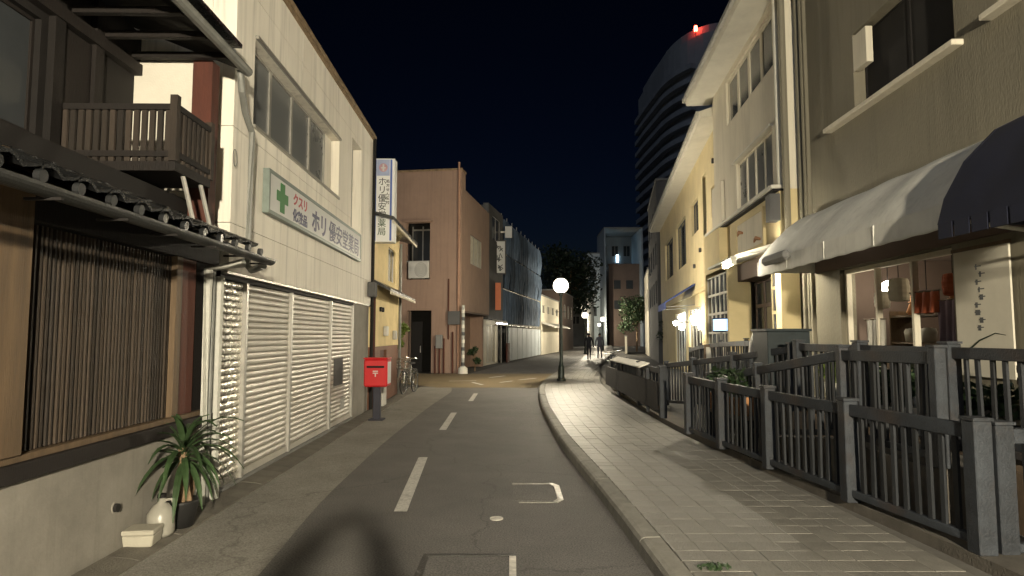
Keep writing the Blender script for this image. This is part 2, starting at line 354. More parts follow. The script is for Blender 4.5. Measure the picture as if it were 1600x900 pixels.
# lane dashes
for a, b, xa, xb in ((6.16, 8.86, -1.05, -1.21), (11.41, 13.95, -1.22, -1.25), (16.4, 18.6, -1.05, -1.04)):
    MB().quad((xa - 0.062, a, 0.005), (xa + 0.062, a, 0.005), (xb + 0.062, b, 0.005), (xb - 0.062, b, 0.005)).build('lane_dash', M_paint, road)
for (x, y, l, w, an) in ((-1.2, 22.3, 1.2, 0.12, 20), (-0.2, 23.2, 0.9, 0.12, -30), (-1.8, 23.6, 0.14, 1.0, 10), (0.6, 24.6, 1.2, 0.12, -35), (-0.6, 26, 1.3, 0.12, -28)):
    put('lane_dash', MB().quad((-w / 2, -l / 2, 0), (w / 2, -l / 2, 0), (w / 2, l / 2, 0), (-w / 2, l / 2, 0)).mesh('lane_dash', M_paint), tanp, (x, y, 0.014), (0, 0, R(an)))
# left gutter of precast stones
gut = structure(strip(lambda y: -3.06 - 0.015 * (y - 4), lambda y: -2.70 - 0.015 * (y - 4), -10, 20, -0.005).build('gutter', M_soil))
gm = MB().prism([(-0.12, 0), (0.13, 0), (0.13, 0.02), (0.05, 0.035), (-0.09, 0.05), (-0.12, 0.05)], 1, -0.297, 0.297).mesh('gutter_stone', M_gutter)
for i in range(34):
    y = 0.3 + 0.6 * i; put('gutter_stone', gm, gut, (-2.83 - 0.015 * (y - 4), y, random.uniform(-0.004, 0.004)), (0, random.uniform(-.01, .01), R(0.9) + random.uniform(-.006, .006)))
# right sidewalk: slab, pavers, kerb stones
mb = strip(lambda y: kerbx(y) + 0.17, lambda y: walkx(y) + 0.1, -30, 110, 0.112)
walk = structure(mb.build('sidewalk', M_grout))
pv = MB().box(-0.0985, 0.0985, -0.0985, 0.0985, -0.01, 0.008).mesh('paver', M_paver, bevel=0.002)
cells = []
r = 0
y = 1.0
while y < 60:
    x = kerbx(y) + 0.18 + 0.1
    while x + 0.1 < walkx(y) + 0.06:
        cells.append((x, y)); x += 0.2
    y += 0.2
near = sorted(cells, key=lambda c: (c[1] < 4.1, c[1] if c[1] >= 4.1 else 1e3))
rest = MB()
for i, (x, y) in enumerate(near):
    if i < 300: put('paver', pv, walk, (x, y, 0.112 + random.uniform(-0.0015, 0.0015)), (random.uniform(-.003, .003), random.uniform(-.003, .003), random.uniform(-.01, .01)))
    else:
        dz = random.uniform(-0.0015, 0.0015); rest.box(x - 0.098, x + 0.098, y - 0.098, y + 0.098, 0.106, 0.12 + dz)
ro = rest.build('paver_field', M_paver, walk); ro['kind'] = 'stuff'
for y0, y1 in ((-30, 0.9), (60.1, 110)):
    strip(lambda y: kerbx(y) + 0.17, lambda y: walkx(y) + 0.08, y0, y1, 0.119).build('paving', M_paver, walk)
kerb = structure(strip(lambda y: kerbx(y) + 0.02, lambda y: kerbx(y) + 0.16, -30, 110, 0.09).build('kerb', M_grout))
y = -8.0
while y < 75:
    L = 0.995 if y < 40 else 1.99
    a = Vector((kerbx(y), y, 0)); b = Vector((kerbx(y + L), y + L, 0)); rz = math.atan2(-(b.x - a.x), L)
    n = (b - a).length
    me = MB().prism([(0.0, -0.02), (0.17, -0.02), (0.17, 0.122), (0.06, 0.122), (0.028, 0.112), (0.01, 0.085)], 1, 0.004, n - 0.002).mesh('kerb_stone', M_kerb)
    put('kerb_stone', me, kerb, (a.x, a.y, random.uniform(-0.003, 0.003)), (0, 0, rz)); y += L + 0.005
# manhole covers in the road
def manhole(name, label, cx, cy, w, l, rz, worn):
    t = thing(name, label, 'manhole', (cx, cy, 0.003), rz)
    MB().wall(-l / 2, l / 2, -w / 2, w / 2, 0, 0.006, [(-l / 2 + 0.05, l / 2 - 0.05, -w / 2 + 0.05, w / 2 - 0.05)]).build('frame', worn, t).rotation_euler = (0, R(-90), 0)
    MB().box(-w / 2 + 0.055, w / 2 - 0.055, -l / 2 + 0.055, l / 2 - 0.055, -0.003, 0.003).build('lid', M_asphalt if worn != M_iron else M_iron, t)
    return t
t = thing('manhole_cover', 'rectangular road cover with worn pale corner frame beside the kerb', 'manhole', (0.27, 6.9, 0.003))
M_edge = mat('dull_steel', (0.2, 0.19, 0.17), 0.5, 0.4, 12, 0.5, 70, metal=0.3, stain=0.7, stain_col=(0.07, 0.07, 0.065))
def ring(o, i): return [(o[k], i[k]) for k in range(len(o))]
_o = [(-0.27, 0.42), (0.18, 0.42), (0.25, 0.3), (0.25, -0.3), (0.18, -0.42), (-0.2, -0.42)]; _i = [(-0.27, 0.385), (0.15, 0.385), (0.19, 0.27), (0.19, -0.27), (0.14, -0.385), (-0.2, -0.385)]
for k in range(5): MB().prism([_o[k], _o[k + 1], _i[k + 1], _i[k]], 2, -0.003, 0.005).build('frame_edge', M_worn if k in (1, 2, 3) else M_edge, t)
MB().box(-0.26, 0.11, -0.34, 0.34, -0.003, 0.002).build('lid', M_asphalt, t)
t = thing('manhole_cover', 'dark iron framed road cover in front of the camera', 'manhole', (-0.32, 4.45, 0.003))
for b in ((-0.35, 0.35, 0.48, 0.53), (-0.35, -0.3, -0.5, 0.48), ): MB().box(b[0], b[1], b[2], b[3], -0.003, 0.006).build('frame_edge', M_iron, t)
MB().box(0.3, 0.35, -0.5, 0.475, -0.003, 0.007).build('frame_edge', M_worn, t); MB().box(-0.29, 0.29, -0.5, 0.47, -0.003, 0.003).build('lid', M_asphalt, t)
t = thing('valve_cover', 'small round iron valve cover in the asphalt', 'manhole', (-0.14, 5.93, 0.003))
MB().lathe([(0.06, -0.003), (0.06, 0.006), (0.045, 0.006), (0.04, 0.002), (0.0, 0.002)], seg=20).build('lid', M_worn, t)

# ------------------------------------------------------------------ old wooden townhouse (near left)
H = Side('wooden_townhouse', 'old dark wooden townhouse with slatted window and tiled pent roof', 'house', (-2.95, 2.0), (-0.015, 1))
H.build(MB().wall(-2.6, 4.5, 0, 0.78, -0.2, 0, ()), 'plaster_wall', M_plaster)
H.build(MB().tube([(-0.03, 2.93, 0.36), (0.03, 2.93, 0.36)], 0.032, 12), 'drain_hole', M_black)
H.build(MB().torus((0.0, 2.93, 0.36), (1, 0, 0), 0.036, 0.007, 14, 6), 'drain_rim', M_plaster)
H.box('sill_beam', M_wood, -0.2, 0.05, -2.6, 4.5, 0.783, 0.89, bevel=0.006)
H.box('sill_cap', M_tanwood, -0.16, 0.02, -2.6, 4.45, 0.893, 0.935, bevel=0.004)
H.box('back_wall', M_dark, -0.3, -0.22, -2.6, 4.5, 0.8, 3.0)
H.box('post', M_tanwood, -0.19, 0.04, 1.62, 1.9, 0.937, 2.75, bevel=0.006)
H.box('post', M_redwood, -0.19, 0.0, 3.79, 4.08, 0.937, 2.75, bevel=0.006)
H.box('post', M_tanwood, -0.15, 0.02, 3.68, 3.785, 0.937, 2.6, bevel=0.004)
H.box('post', M_wood, -0.19, -0.02, 4.12, 4.46, 0.937, 2.75, bevel=0.006)
H.box('lintel', M_wood, -0.19, 0.03, -2.6, 4.5, 2.36, 2.55, bevel=0.006)
lat = H.box('lattice', M_dark, -0.2, -0.15, 1.905, 3.675, 0.94, 2.355)
bar = MB().box(-0.018, 0.018, -0.0095, 0.0095, 0, 1.41).mesh('bar', M_bar)
for i in range(40):
    u = 1.93 + i * 0.0445
    put('bar', bar, lat, (-0.045 + random.uniform(-.004, .004), u + random.uniform(-.004, .004), 0.942), (0, 0, random.uniform(-.15, .15)))
for z in (1.2, 1.5, 1.85): H.box('lattice_rail', M_wood, -0.1, -0.068, 1.91, 3.67, z, z + 0.035, lat)
lat2 = H.box('lattice', M_dark, -0.2, -0.15, -2.6, 1.6, 0.94, 2.355)
for i in range(60):
    put('bar', bar, lat2, (-0.045, -1.1 + i * 0.0445, 0.942))
# pent roof with tiles
pr = H.build(MB().prism([(-0.8, 3.0), (-0.8, 2.92), (0.5, 2.40), (0.52, 2.44)], 1, -2.6, 4.35), 'pent_roof', M_wood)
tl = MB(); N = 8
prof = [(i / N, 0.026 * math.sin(math.pi * 2 * i / N) + (0.02 if i > 5 else 0)) for i in range(N + 1)]
for i in range(N):
    (a, za), (b, zb) = prof[i], prof[i + 1]
    n = len(tl.v)
    for th in (0, 0.02):
        for (u, z) in ((a, za), (b, zb)):
            for w in (0, 1): tl.v.append((w * 0.33, u * 0.3, z + th))
    tl.f += [(n + 4, n + 5, n + 7, n + 6), (n, n + 2, n + 3, n + 1), (n + 1, n + 3, n + 7, n + 5), (n, n + 4, n + 6, n + 2)]
tme = tl.mesh('roof_tile', M_tile)
sl = math.atan2(0.54, 1.32)
for j in range(4):
    for i in range(23):
        w = -0.78 + j * 0.315
        put('roof_tile', tme, pr, (w, -2.58 + i * 0.3, 3.035 - (w + 0.8) * math.tan(sl) + 0.012 * j * 0), (0, sl - 0.05, 0))
cap = MB().tube([(-0.015, 0, 0), (0.02, 0, 0)], 0.034, 12).mesh('end_cap', mat('dull_tile', (0.014, 0.015, 0.016), 0.55, 0.3, 8.0, 0.1, rand=0.3)); capg = cap.copy(); capg.materials[0] = M_tile
for i in range(23): put('end_cap', capg if 15 < i < 20 else cap, pr, (0.535, -2.36 + i * 0.3, 2.475), (0, 0.1, 0))
gt = MB()
pts = [(0.62 + 0.055 * math.cos(a), 2.40 + 0.055 * math.sin(a)) for a in [R(180 + 18 * k) for k in range(11)]] + [(0.62 + 0.047 * math.cos(a), 2.40 + 0.047 * math.sin(a)) for a in [R(360 - 18 * k) for k in range(11)]]
gt.prism(pts, 1, -2.6, 4.3); H.build(gt, 'gutter', mat('dark_gutter', (0.02, 0.021, 0.02), 0.5))
for i in range(12): H.box('gutter_bracket', M_dark, 0.5, 0.69, -2.3 + i * 0.58, -2.28 + i * 0.58, 2.335, 2.35)
# upper floor: its darkness is put into near-black board and glass colours
H.build(MB().wall(-2.6, 4.4, 2.95, 4.75, -0.95, -0.8, [(0.9, 3.0, 3.25, 4.2)]), 'upper_wall', M_dark)
H.window(0.9, 3.0, 3.25, 4.2, -0.85, 4, M_glass, M_wood, 0.06)
for u in (-0.4, 0.82, 3.08, 3.6): H.box('upper_post', M_wood, -0.8, -0.74, u, u + 0.12, 2.95, 4.7)
H.box('upper_rail', M_wood, -0.8, -0.72, -2.6, 3.2, 3.1, 3.2); H.box('upper_rail', M_wood, -0.8, -0.72, -2.6, 4.4, 4.27, 4.38)
H.box('upper_board', M_wood, -0.8, -0.77, 3.2, 3.58, 3.22, 4.25)
ur = H.build(MB().prism([(0.2, 4.42), (0.22, 4.5), (-1.0, 5.0), (-3.2, 5.9), (-3.2, 5.8), (-1.0, 4.9)], 1, -2.6, 4.52), 'upper_roof', M_dark)
for j in range(11):
    w = 0.2 - 0.31 * (j + 1)
    H.build(MB().box(w - 0.02, w + 0.3, -2.6, 4.5, -0.012, 0.03), 'tile_course', M_tile, ur)
    o = [c for c in C.objects if c.name.startswith('tile_course')][-1]
for j, o in enumerate([c for c in ur.children]):
    w = 0.2 - 0.31 * (j + 1); o.location = (0, 0, 4.54 + (0.2 - w) * 0.41)
for i in range(16): H.box('rafter', M_wood, -0.75, 0.17, -2.45 + i * 0.44, -2.39 + i * 0.44, 4.40, 4.46)
H.build(MB().tube([(0.26, -2.6, 4.42), (0.26, 4.5, 4.4)], 0.05, 10), 'upper_gutter', M_pipe)
# balcony
bal = H.box('balcony', M_wood, -0.78, 0.2, 3.22, 3.86, 3.02, 3.1)
bs = MB().box(-0.012, 0.012, -0.022, 0.022, 0, 0.44).mesh('slat', mat('balcony_wood', (0.027, 0.02, 0.015), 0.75, 0.4, 3.0, 0.4, 30, stretch=(6, 6, 0.6), rand=0.6))
for i in range(15): put('slat', bs, bal, (-0.74 + i * 0.066, 3.25, 3.1), (0, 0, R(90)))
for i in range(7): put('slat', bs, bal, (0.18, 3.3 + i * 0.085, 3.1))
for z in (3.54, 3.14):
    H.box('balcony_rail', M_wood, -0.78, 0.2, 3.222, 3.27, z, z + 0.05, bal); H.box('balcony_rail', M_wood, 0.155, 0.205, 3.272, 3.86, z, z + 0.05, bal)
H.box('balcony_post', MATS['balcony_wood'], 0.15, 0.21, 3.2, 3.262, 3.1, 3.66, bal); H.box('balcony_post', MATS['balcony_wood'], 0.15, 0.21, 3.84, 3.9, 3.1, 3.64, bal)
for u in (3.42, 3.74): H.build(MB().tube([(0.17, u, 3.02), (0.28, u + 0.02, 2.56)], 0.02, 6), 'strut', M_steel, bal)
H.box('end_panel', M_whitewall, -1.05, -0.2, 4.3, 4.36, 3.1, 4.42)
H.box('corner_post', M_redwood, -0.195, 0.0, 4.26, 4.42, 2.75, 4.42)
H.build(MB().tube([(0.2, 4.44, 4.4), (0.2, 4.5, 4.2), (0.14, 4.75, 4.05), (0.14, 4.95, 3.9), (0.13, 4.96, 2.42), (0.2, 4.9, 2.36), (0.55, 4.3, 2.34)], 0.036, 8), 'downpipe', M_pipe)
H.build(MB().tube([(0.05, 4.22, 0.0), (0.05, 4.22, 2.3), (0.4, 4.2, 2.36)], 0.045, 8), 'downpipe', M_palepipe)
H.build(MB().tube([(0.04, 4.34, 0.05), (0.04, 4.34, 2.3)], 0.03, 8), 'downpipe', M_pipe)
H.build(MB().tube([(0.05, 4.47, 0.22), (0.05, 4.47, 2.25)], 0.045, 8), 'downpipe', M_palepipe)
H.build(MB().tube([(0.05, 4.47, 0.05), (0.05, 4.47, 0.22)], 0.06, 10), 'pipe_foot', M_palepipe)
H.build(MB().torus((0.06, 4.72, 3.55), (1, 0.2, 0), 0.09, 0.005, 18, 4), 'wire_loop', M_pipe)

# potted plant, foam box, jug beside the plaster wall
t = thing('potted_dracaena', 'potted palm-like plant with drooping strap leaves against the plaster wall', 'plant', (-2.84, 5.6, 0.035))
MB().lathe([(0.11, 0), (0.15, 0.2), (0.155, 0.22), (0.135, 0.22), (0.13, 0.2), (0, 0.2)], seg=18).build('pot', M_pot, t, smooth=True)
MB().tube([(0, 0, 0.15), (0.015, 0.0, 0.4), (-0.01, 0.02, 0.66)], [0.045, 0.04, 0.032], 10).build('trunk', M_bark, t)
MB().tube([(0.05, 0.04, 0.15), (0.07, 0.05, 0.3), (0.06, 0.05, 0.5)], [0.025, 0.025, 0.02], 8).build('trunk', M_bark, t)
for i in range(46):
    a = i * 2.399; el = R(80 - 105 * (i / 46)); L = random.uniform(0.4, 0.62); lf = MB(); base = Vector((0, 0.02, 0.64 - 0.1 * i / 46))
    d = Vector((math.cos(a) * math.cos(el), math.sin(a) * math.cos(el), math.sin(el))); p = base.copy(); sidev = Vector((-math.sin(a), math.cos(a), 0)); pr_ = None
    for k in range(7):
        wd = 0.024 * math.sin(math.pi * (0.12 + 0.88 * k / 6)) + 0.003
        cur = (p - sidev * wd, p - Vector((0, 0, 0.01)), p + sidev * wd)
        n = len(lf.v); lf.v += [tuple(c) for c in cur]
        if pr_ is not None: lf.f += [(pr_, pr_ + 1, n + 1, n), (pr_ + 1, pr_ + 2, n + 2, n + 1)]
        pr_ = n; p = p + d * L / 6; d = (d + Vector((0, 0, random.uniform(-0.42, -0.24)))).normalized()
    lf.build('leaf', M_leaf, t)
t = thing('foam_box', 'small pale foam box with lid on the ground by the plaster wall', 'box', (-2.88, 5.12, 0.035), R(8)); t.scale = (0.85, 0.85, 0.85)
MB().prism([(-0.12, 0), (0.12, 0), (0.135, 0.1), (-0.135, 0.1)], 1, -0.11, 0.11).build('tub', M_foam, t, bevel=0.008)
MB().box(-0.14, 0.14, -0.12, 0.12, 0.103, 0.15).build('lid', M_foam, t, bevel=0.01)
t = thing('plastic_jug', 'pale plastic jug with handle standing between foam box and plant pot', 'jug', (-2.86, 5.34, 0.035))
MB().lathe([(0.09, 0), (0.105, 0.03), (0.105, 0.17), (0.06, 0.24), (0.03, 0.26), (0.03, 0.3), (0, 0.3)], seg=16).build('body', M_jug, t, smooth=True)
MB().tube([(0.03, 0, 0.28), (0.08, 0, 0.29), (0.11, 0, 0.24), (0.1, 0, 0.17)], 0.012, 6).build('handle', M_jug, t)
MB().lathe([(0.034, 0.3), (0.034, 0.33), (0, 0.33)], seg=12).build('cap', M_dark, t)

# ------------------------------------------------------------------ white pharmacy building
W = Side('white_shop_building', 'white two-storey shop with closed roller shutters and long sign', 'building', (-3.05, 6.7), (-0.02, 1))
win = (0.55, 4.5, 4.1, 5.12); nar = (5.47, 6.35, 3.75, 5.5)
W.build(MB().wall(0.02, 2.305, 2.34, 6.12, -0.2, 0.06, [win, (0.0, 2.4, 2.85, 2.857), (0.0, 2.4, 3.9, 3.906), (0.0, 2.4, 5.6, 5.606)]), 'wall_panel', M_white)
W.build(MB().wall(2.317, 7.6, 2.34, 6.12, -0.2, 0.06, [win, nar, (2.3, 7.61, 2.85, 2.857), (2.3, 5.47, 3.9, 3.906), (2.3, 7.61, 5.6, 5.606)]), 'wall_panel', M_white)
W.box('seam_backing', M_dark, -0.19, 0.03, 2.3, 2.32, 2.35, 4.08); W.box('seam_backing', M_dark, -0.19, 0.03, 2.3, 2.32, 5.14, 6.1)
W.build(MB().wall(0.02, 7.6, 2.34, 6.12, -8, -7.9), 'rear_wall', M_white)
W.box('side_wall', M_white, -7.9, -0.21, 0.03, 0.2, 0, 6.1); W.box('side_wall', M_white, -7.9, -0.21, 7.4, 7.59, 0, 6.1)
W.box('flat_roof', M_grey, -7.8, -0.2, 0.1, 7.5, 5.9, 6.05)
W.box('parapet_cap', M_cap, -0.3, 0.11, -0.02, 7.65, 6.123, 6.2, bevel=0.008)
W.box('parapet_cap', M_cap, 0.03, 0.085, 0.0, 7.62, 6.06, 6.121)
wo = W.window(win[0] + 0.01, win[1] - 0.5, win[2] + 0.02, win[3] - 0.02, -0.06, 4, M_frost, M_alu, 0.07, name='window')
W.box('window_return', M_white, -0.19, -0.08, win[1] - 0.48, win[1] - 0.003, win[2] + 0.003, win[3] - 0.003)
W.box('window_sill', M_alu, -0.06, 0.09, win[0], win[1], win[2] - 0.04, win[2] - 0.002)
W.box('window_hood', M_alu, -0.1, 0.1, win[0], win[1], win[3] + 0.002, win[3] + 0.04)
W.window(nar[0] + 0.01, nar[1] - 0.01, nar[2] + 0.01, nar[3] - 0.01, -0.12, 1, M_frost, M_alu, 0.06, rows=2, name='stair_window')
# lower front
W.box('fascia', M_dark, -0.2, -0.02, 0.02, 6.2, 2.262, 2.338)
W.box('soffit_trim', M_steel, -0.02, 0.05, 0.02, 7.6, 2.31, 2.337)
W.box('pillar', M_plaster, -0.3, 0.0, 6.16, 7.6, 0.0, 2.335, bevel=0.008)
W.box('threshold', M_grey, -0.3, 0.02, 0.0, 6.15, 0.0, 0.05)
for u in (0.68, 2.31, 4.44, 6.09): W.box('guide_rail', M_steel, -0.12, 0.0, u, u + 0.07, 0.05, 2.26, bevel=0.005)
W.box('guide_rail', M_steel, -0.12, 0.0, 0.005, 0.06, 0.05, 2.26)
W.box('inner_wall', M_dark, -0.4, -0.2, 0.02, 6.15, 0.05, 2.26)
def shutter(u0, u1, m, label=None):
    s = W.box('shutter', m, -0.08, -0.03, u0, u1, 0.052, 0.13)
    if label: s['label'] = label
    sm = MB().prism([(-0.012, 0), (0.006, 0.004), (0.016, 0.02), (0.018, 0.04), (0.01, 0.062), (-0.006, 0.071), (-0.012, 0.071)], 1, u0 + 0.001, u1 - 0.001).mesh('slat', m)
    sm2 = MB().v
    for i in range(29):
        put('slat', sm, s, (-0.055 + random.uniform(-.001, .001), 0, 0.133 + i * 0.0733), (0, random.uniform(-.02, .02), 0))
    W.box('bottom_bar', M_steel, -0.085, -0.025, u0, u1, 0.05, 0.075, s) if False else None
    return s
sh_mats = [M_shiny, M_shutter, M_shutter, M_shutter]
shutter(0.065, 0.675, M_shiny, 'narrow shiny bare metal roller shutter')
shutter(0.755, 2.305, M_shutter); shutter(2.385, 4.435, M_shutter); d = shutter(4.515, 6.085, M_shutter)
W.box('grey_patch', M_greydk, -0.036, -0.03, 4.8, 5.45, 0.75, 1.25, d)
W.box('mail_flap', M_steel, -0.036, -0.026, 5.3, 5.6, 0.3, 0.5, d)
W.build(MB().tube([(0.09, 7.52, 0.0), (0.09, 7.52, 6.1)], 0.04, 8), 'downpipe', M_dark)
W.box('meter_box', M_greydk, 0.061, 0.22, 7.1, 7.42, 2.5, 2.82, bevel=0.02)
# horizontal sign
t = thing('wall_sign', 'long white sign with green cross above the closed shutters', 'sign', (-3.05, 6.7, 0), math.atan2(0.02, 1))
MB().box(0.062, 0.14, 0.9, 6.0, 3.15, 3.65).build('board', M_signw, t, bevel=0.004)
fr = MB().wall(0.88, 6.02, 3.13, 3.67, 0.07, 0.15, [(0.925, 5.975, 3.175, 3.625)]).build('frame', mat('sign_frame', (0.2, 0.24, 0.22), 0.5, metal=0.3), t)
cr = MB().prism([(1.17 + 0.0, 3.345), (1.3, 3.345), (1.3, 3.215), (1.46, 3.215), (1.46, 3.345), (1.59, 3.345), (1.59, 3.475), (1.46, 3.475), (1.46, 3.59), (1.3, 3.59), (1.3, 3.475), (1.17, 3.475)], 0, 0.14, 0.146).build('cross', M_green, t)
def sign_text(txt, u, z, size, m, sx=1.0, off=0.006):
    return lettering('lettering', txt, size, m, t, Matrix.Translation((0.1415, u, z)) @ FACE_OUT @ Matrix.Diagonal((sx, 1, 1, 1)), off)
sign_text('クスリ', 1.8, 3.435, 0.175, M_red, 1.25); sign_text('化粧品', 1.8, 3.22, 0.175, M_navy, 1.25)
sign_text('ホリ', 2.66, 3.24, 0.36, M_navy, 1.2, 0.01); sign_text('優安堂薬局', 3.62, 3.24, 0.36, M_navy, 1.24, 0.003)
# vertical projecting sign
t = thing('projecting_sign', 'tall white projecting sign with blue borders and vertical lettering', 'sign', (-2.98, 14.62, 0))
MB().box(-0.26, 0.26, 0.0, 0.3, 3.81, 5.77).build('box', mat('sign_bright_white', (0.8, 0.81, 0.8), 0.4, 0.04, 3.0, 0.02, stain=0.15), t, bevel=0.012)
for x in (-0.21, 0.155): MB().box(x, x + 0.045, -0.006, 0.0, 3.84, 5.74).build('border', M_blue, t)
MB().box(-0.155, 0.14, -0.005, 0.0, 5.36, 5.74).build('head_panel', M_pale, t)
cm = MB().lathe([(0.1, 0), (0.1, 0.006), (0.075, 0.006), (0.07, 0.003), (0, 0.003)], seg=20).build('emblem', mat('emblem_rose', (0.5, 0.3, 0.34), 0.5, stain=0, bump=0), t); cm.location = (-0.008, -0.005, 5.55); cm.rotation_euler = (R(90), 0, 0)
MB().box(-0.025, 0.012, -0.013, -0.005, 5.47, 5.63).build('emblem_stem', M_signw, t); MB().box(-0.06, 0.045, -0.0135, -0.005, 5.53, 5.56).build('emblem_bar', M_signw, t)
for i, ch in enumerate('ホリ優安堂薬局'):
    lettering('lettering', ch, 0.2, M_inkgreen if i > 4 else M_ink, t, Matrix.Translation((-0.125, -0.003, 5.15 - i * 0.195)) @ FACE_CAM, 0.001)
for i, ch in enumerate('処方せん受付'):
    lettering('lettering', ch, 0.085, M_ink, t, Matrix.Translation((0.06, -0.003, 5.2 - i * 0.1)) @ FACE_CAM, 0.002)
for z in (4.1, 5.4): MB().box(-0.4, -0.262, 0.1, 0.16, z, z + 0.05).build('bracket', M_steel, t)

# ------------------------------------------------------------------ postbox
t = thing('postbox', 'red postbox on a dark stand at the kerbside', 'postbox', (-2.66, 12.75, 0))
bx = MB().box(-0.23, 0.23, -0.2, 0.2, 0.66, 1.2).build('box', M_postred, t, bevel=0.03)
MB().prism([(-0.22, 1.2), (0.22, 1.2), (0.2, 1.225), (-0.2, 1.225)], 0, -0.235, 0.235).build('cap', M_postred, t)
MB().box(-0.17, 0.17, -0.215, -0.195, 1.03, 1.07).build('slot', M_dark, t)
MB().box(0.228, 0.236, -0.16, 0.16, 0.72, 1.14).build('notice', M_signw, t)
for b in ((-0.05, 0.05, 0.955, 0.975), (-0.05, 0.05, 0.92, 0.938), (-0.01, 0.01, 0.86, 0.92)): MB().box(b[0], b[1], -0.207, -0.199, b[2], b[3]).build('emblem_bar', M_signw, t)
MB().box(-0.07, 0.07, -0.07, 0.07, 0.0, 0.66).build('stand', M_postdark, t, bevel=0.01)
MB().box(-0.14, 0.14, -0.14, 0.14, 0.0, 0.03).build('foot_plate', M_postdark, t)

# ------------------------------------------------------------------ yellow house
Yh = Side('yellow_house', 'small yellow house with two short eaves and red-brown lower wall', 'house', (-3.2, 14.5), (-0.02, 1))
Yh.build(MB().wall(0.0, 4.0, 1.4, 4.5, -0.2, 0.0, [(2.2, 3.3, 3.1, 4.0)]), 'wall', M_yellow)
Yh.window(2.2, 3.3, 3.1, 4.0, -0.05, 2)
Yh.build(MB().wall(0.0, 4.0, 0.0, 1.398, -0.2, -0.015, [(1.3, 2.2, 0.02, 1.3)]), 'lower_wall', M_brick)
Yh.box('door', M_redwood, -0.15, -0.08, 1.3, 2.2, 0.02, 1.3)
Yh.box('side_wall', M_yellow, -6, -0.21, 0.0, 0.15, 0, 4.5); Yh.box('side_wall', M_yellow, -6, -0.21, 3.84, 3.99, 0, 4.5)
Yh.build(MB().prism([(0.45, 2.66), (0.45, 2.72), (-0.02, 2.98), (-0.02, 2.9)], 1, -0.05, 4.15), 'pent_eave', M_tile)
Yh.build(MB().prism([(0.5, 4.3), (0.5, 4.38), (-2.6, 5.2), (-5.8, 4.4), (-5.8, 4.32), (-2.6, 5.1)], 1, -0.05, 4.2), 'roof', M_tile)
Yh.box('eave_board', M_cream, 0.44, 0.47, -0.04, 4.14, 2.6, 2.66); Yh.box('eave_board', M_cream, 0.46, 0.49, -0.04, 4.18, 4.24, 4.3)
for u in (1.1, 1.4): Yh.build(MB().tube([(0, u, 2.3), (0.05, u, 2.3)], 0.06, 10), 'vent_cap', M_dark)
Yh.box('meter', M_acw, 0.001, 0.1, 1.6, 1.85, 1.65, 1.9, bevel=0.02); Yh.box('meter', M_acw, 0.001, 0.1, 3.0, 3.2, 1.55, 1.8, bevel=0.02)
Yh.build(MB().tube([(0.06, 3.9, 0.0), (0.06, 3.9, 4.3)], 0.04, 8), 'downpipe', M_pipe)
Yh.build(MB().tube([(0.06, 0.12, 0.0), (0.06, 0.12, 2.6)], 0.03, 8), 'downpipe', M_redwood)
Yh.box('vending_panel', M_acw, 0.0, 0.28, 0.25, 0.6, 0.05, 0.75, bevel=0.02)

# ------------------------------------------------------------------ foliage helpers
def leaves(mb, c, rad, n, size, flat=1.0):
    for _ in range(n):
        while True:
            p = Vector((random.uniform(-1, 1), random.uniform(-1, 1), random.uniform(-1, 1)))
            if p.length < 1: break
        p = p * (0.55 + 0.45 * p.length)
        q = Vector((c[0] + p.x * rad[0], c[1] + p.y * rad[1], c[2] + p.z * rad[2]))
        a = Vector((random.gauss(0, 1), random.gauss(0, 1), random.gauss(0, .7))).normalized(); b = a.cross(Vector((random.gauss(0, 1), random.gauss(0, 1), random.gauss(0, 1)))).normalized()
        s = size * random.uniform(0.6, 1.4)
        mb.quad(q - a * s, q + b * s * 0.45, q + a * s, q - b * s * 0.45)
def tree(name, label, loc, h, rad, m, nclump=14, nleaf=160, size=0.12, group=None, trunk=0.08):
    t = thing(name, label, 'tree', loc, group=group)
    tr = MB(); tr.tube([(0, 0, 0), (0.03 * h * 0.3, 0, h * 0.35), (0, 0.02, h * 0.7)], [trunk, trunk * 0.75, trunk * 0.4], 8)
    cr = MB()
    for k in range(nclump):
        a = k * 2.4; rr = rad[0] * 0.72 * math.sqrt((k + 0.5) / nclump); z = h - rad[1] + rad[1] * random.uniform(-0.75, 0.75)
        sh = math.sqrt(max(0.1, 1 - ((z - h + rad[1]) / rad[1]) ** 2)); c = (rr * math.cos(a) * sh, rr * math.sin(a) * sh, z)
        tr.tube([(0, 0, h * 0.42), (c[0] * 0.5, c[1] * 0.5, (h * 0.5 + c[2]) / 2), c], [trunk * 0.45, trunk * 0.3, trunk * 0.1], 5)
        f = random.uniform(0.32, 0.5); leaves(cr, c, (rad[0] * f, rad[0] * f, rad[1] * f * 0.8), nleaf, size)
    tr.build('trunk', M_bark, t); cr.build('crown', m, t)
    return t
tree('potted_shrub', 'leafy yellow-green shrub at the corner beside the yellow house', (-3.55, 19.3, 0), 2.15, (0.45, 0.5), M_leafy, 9, 110, 0.075, trunk=0.035)

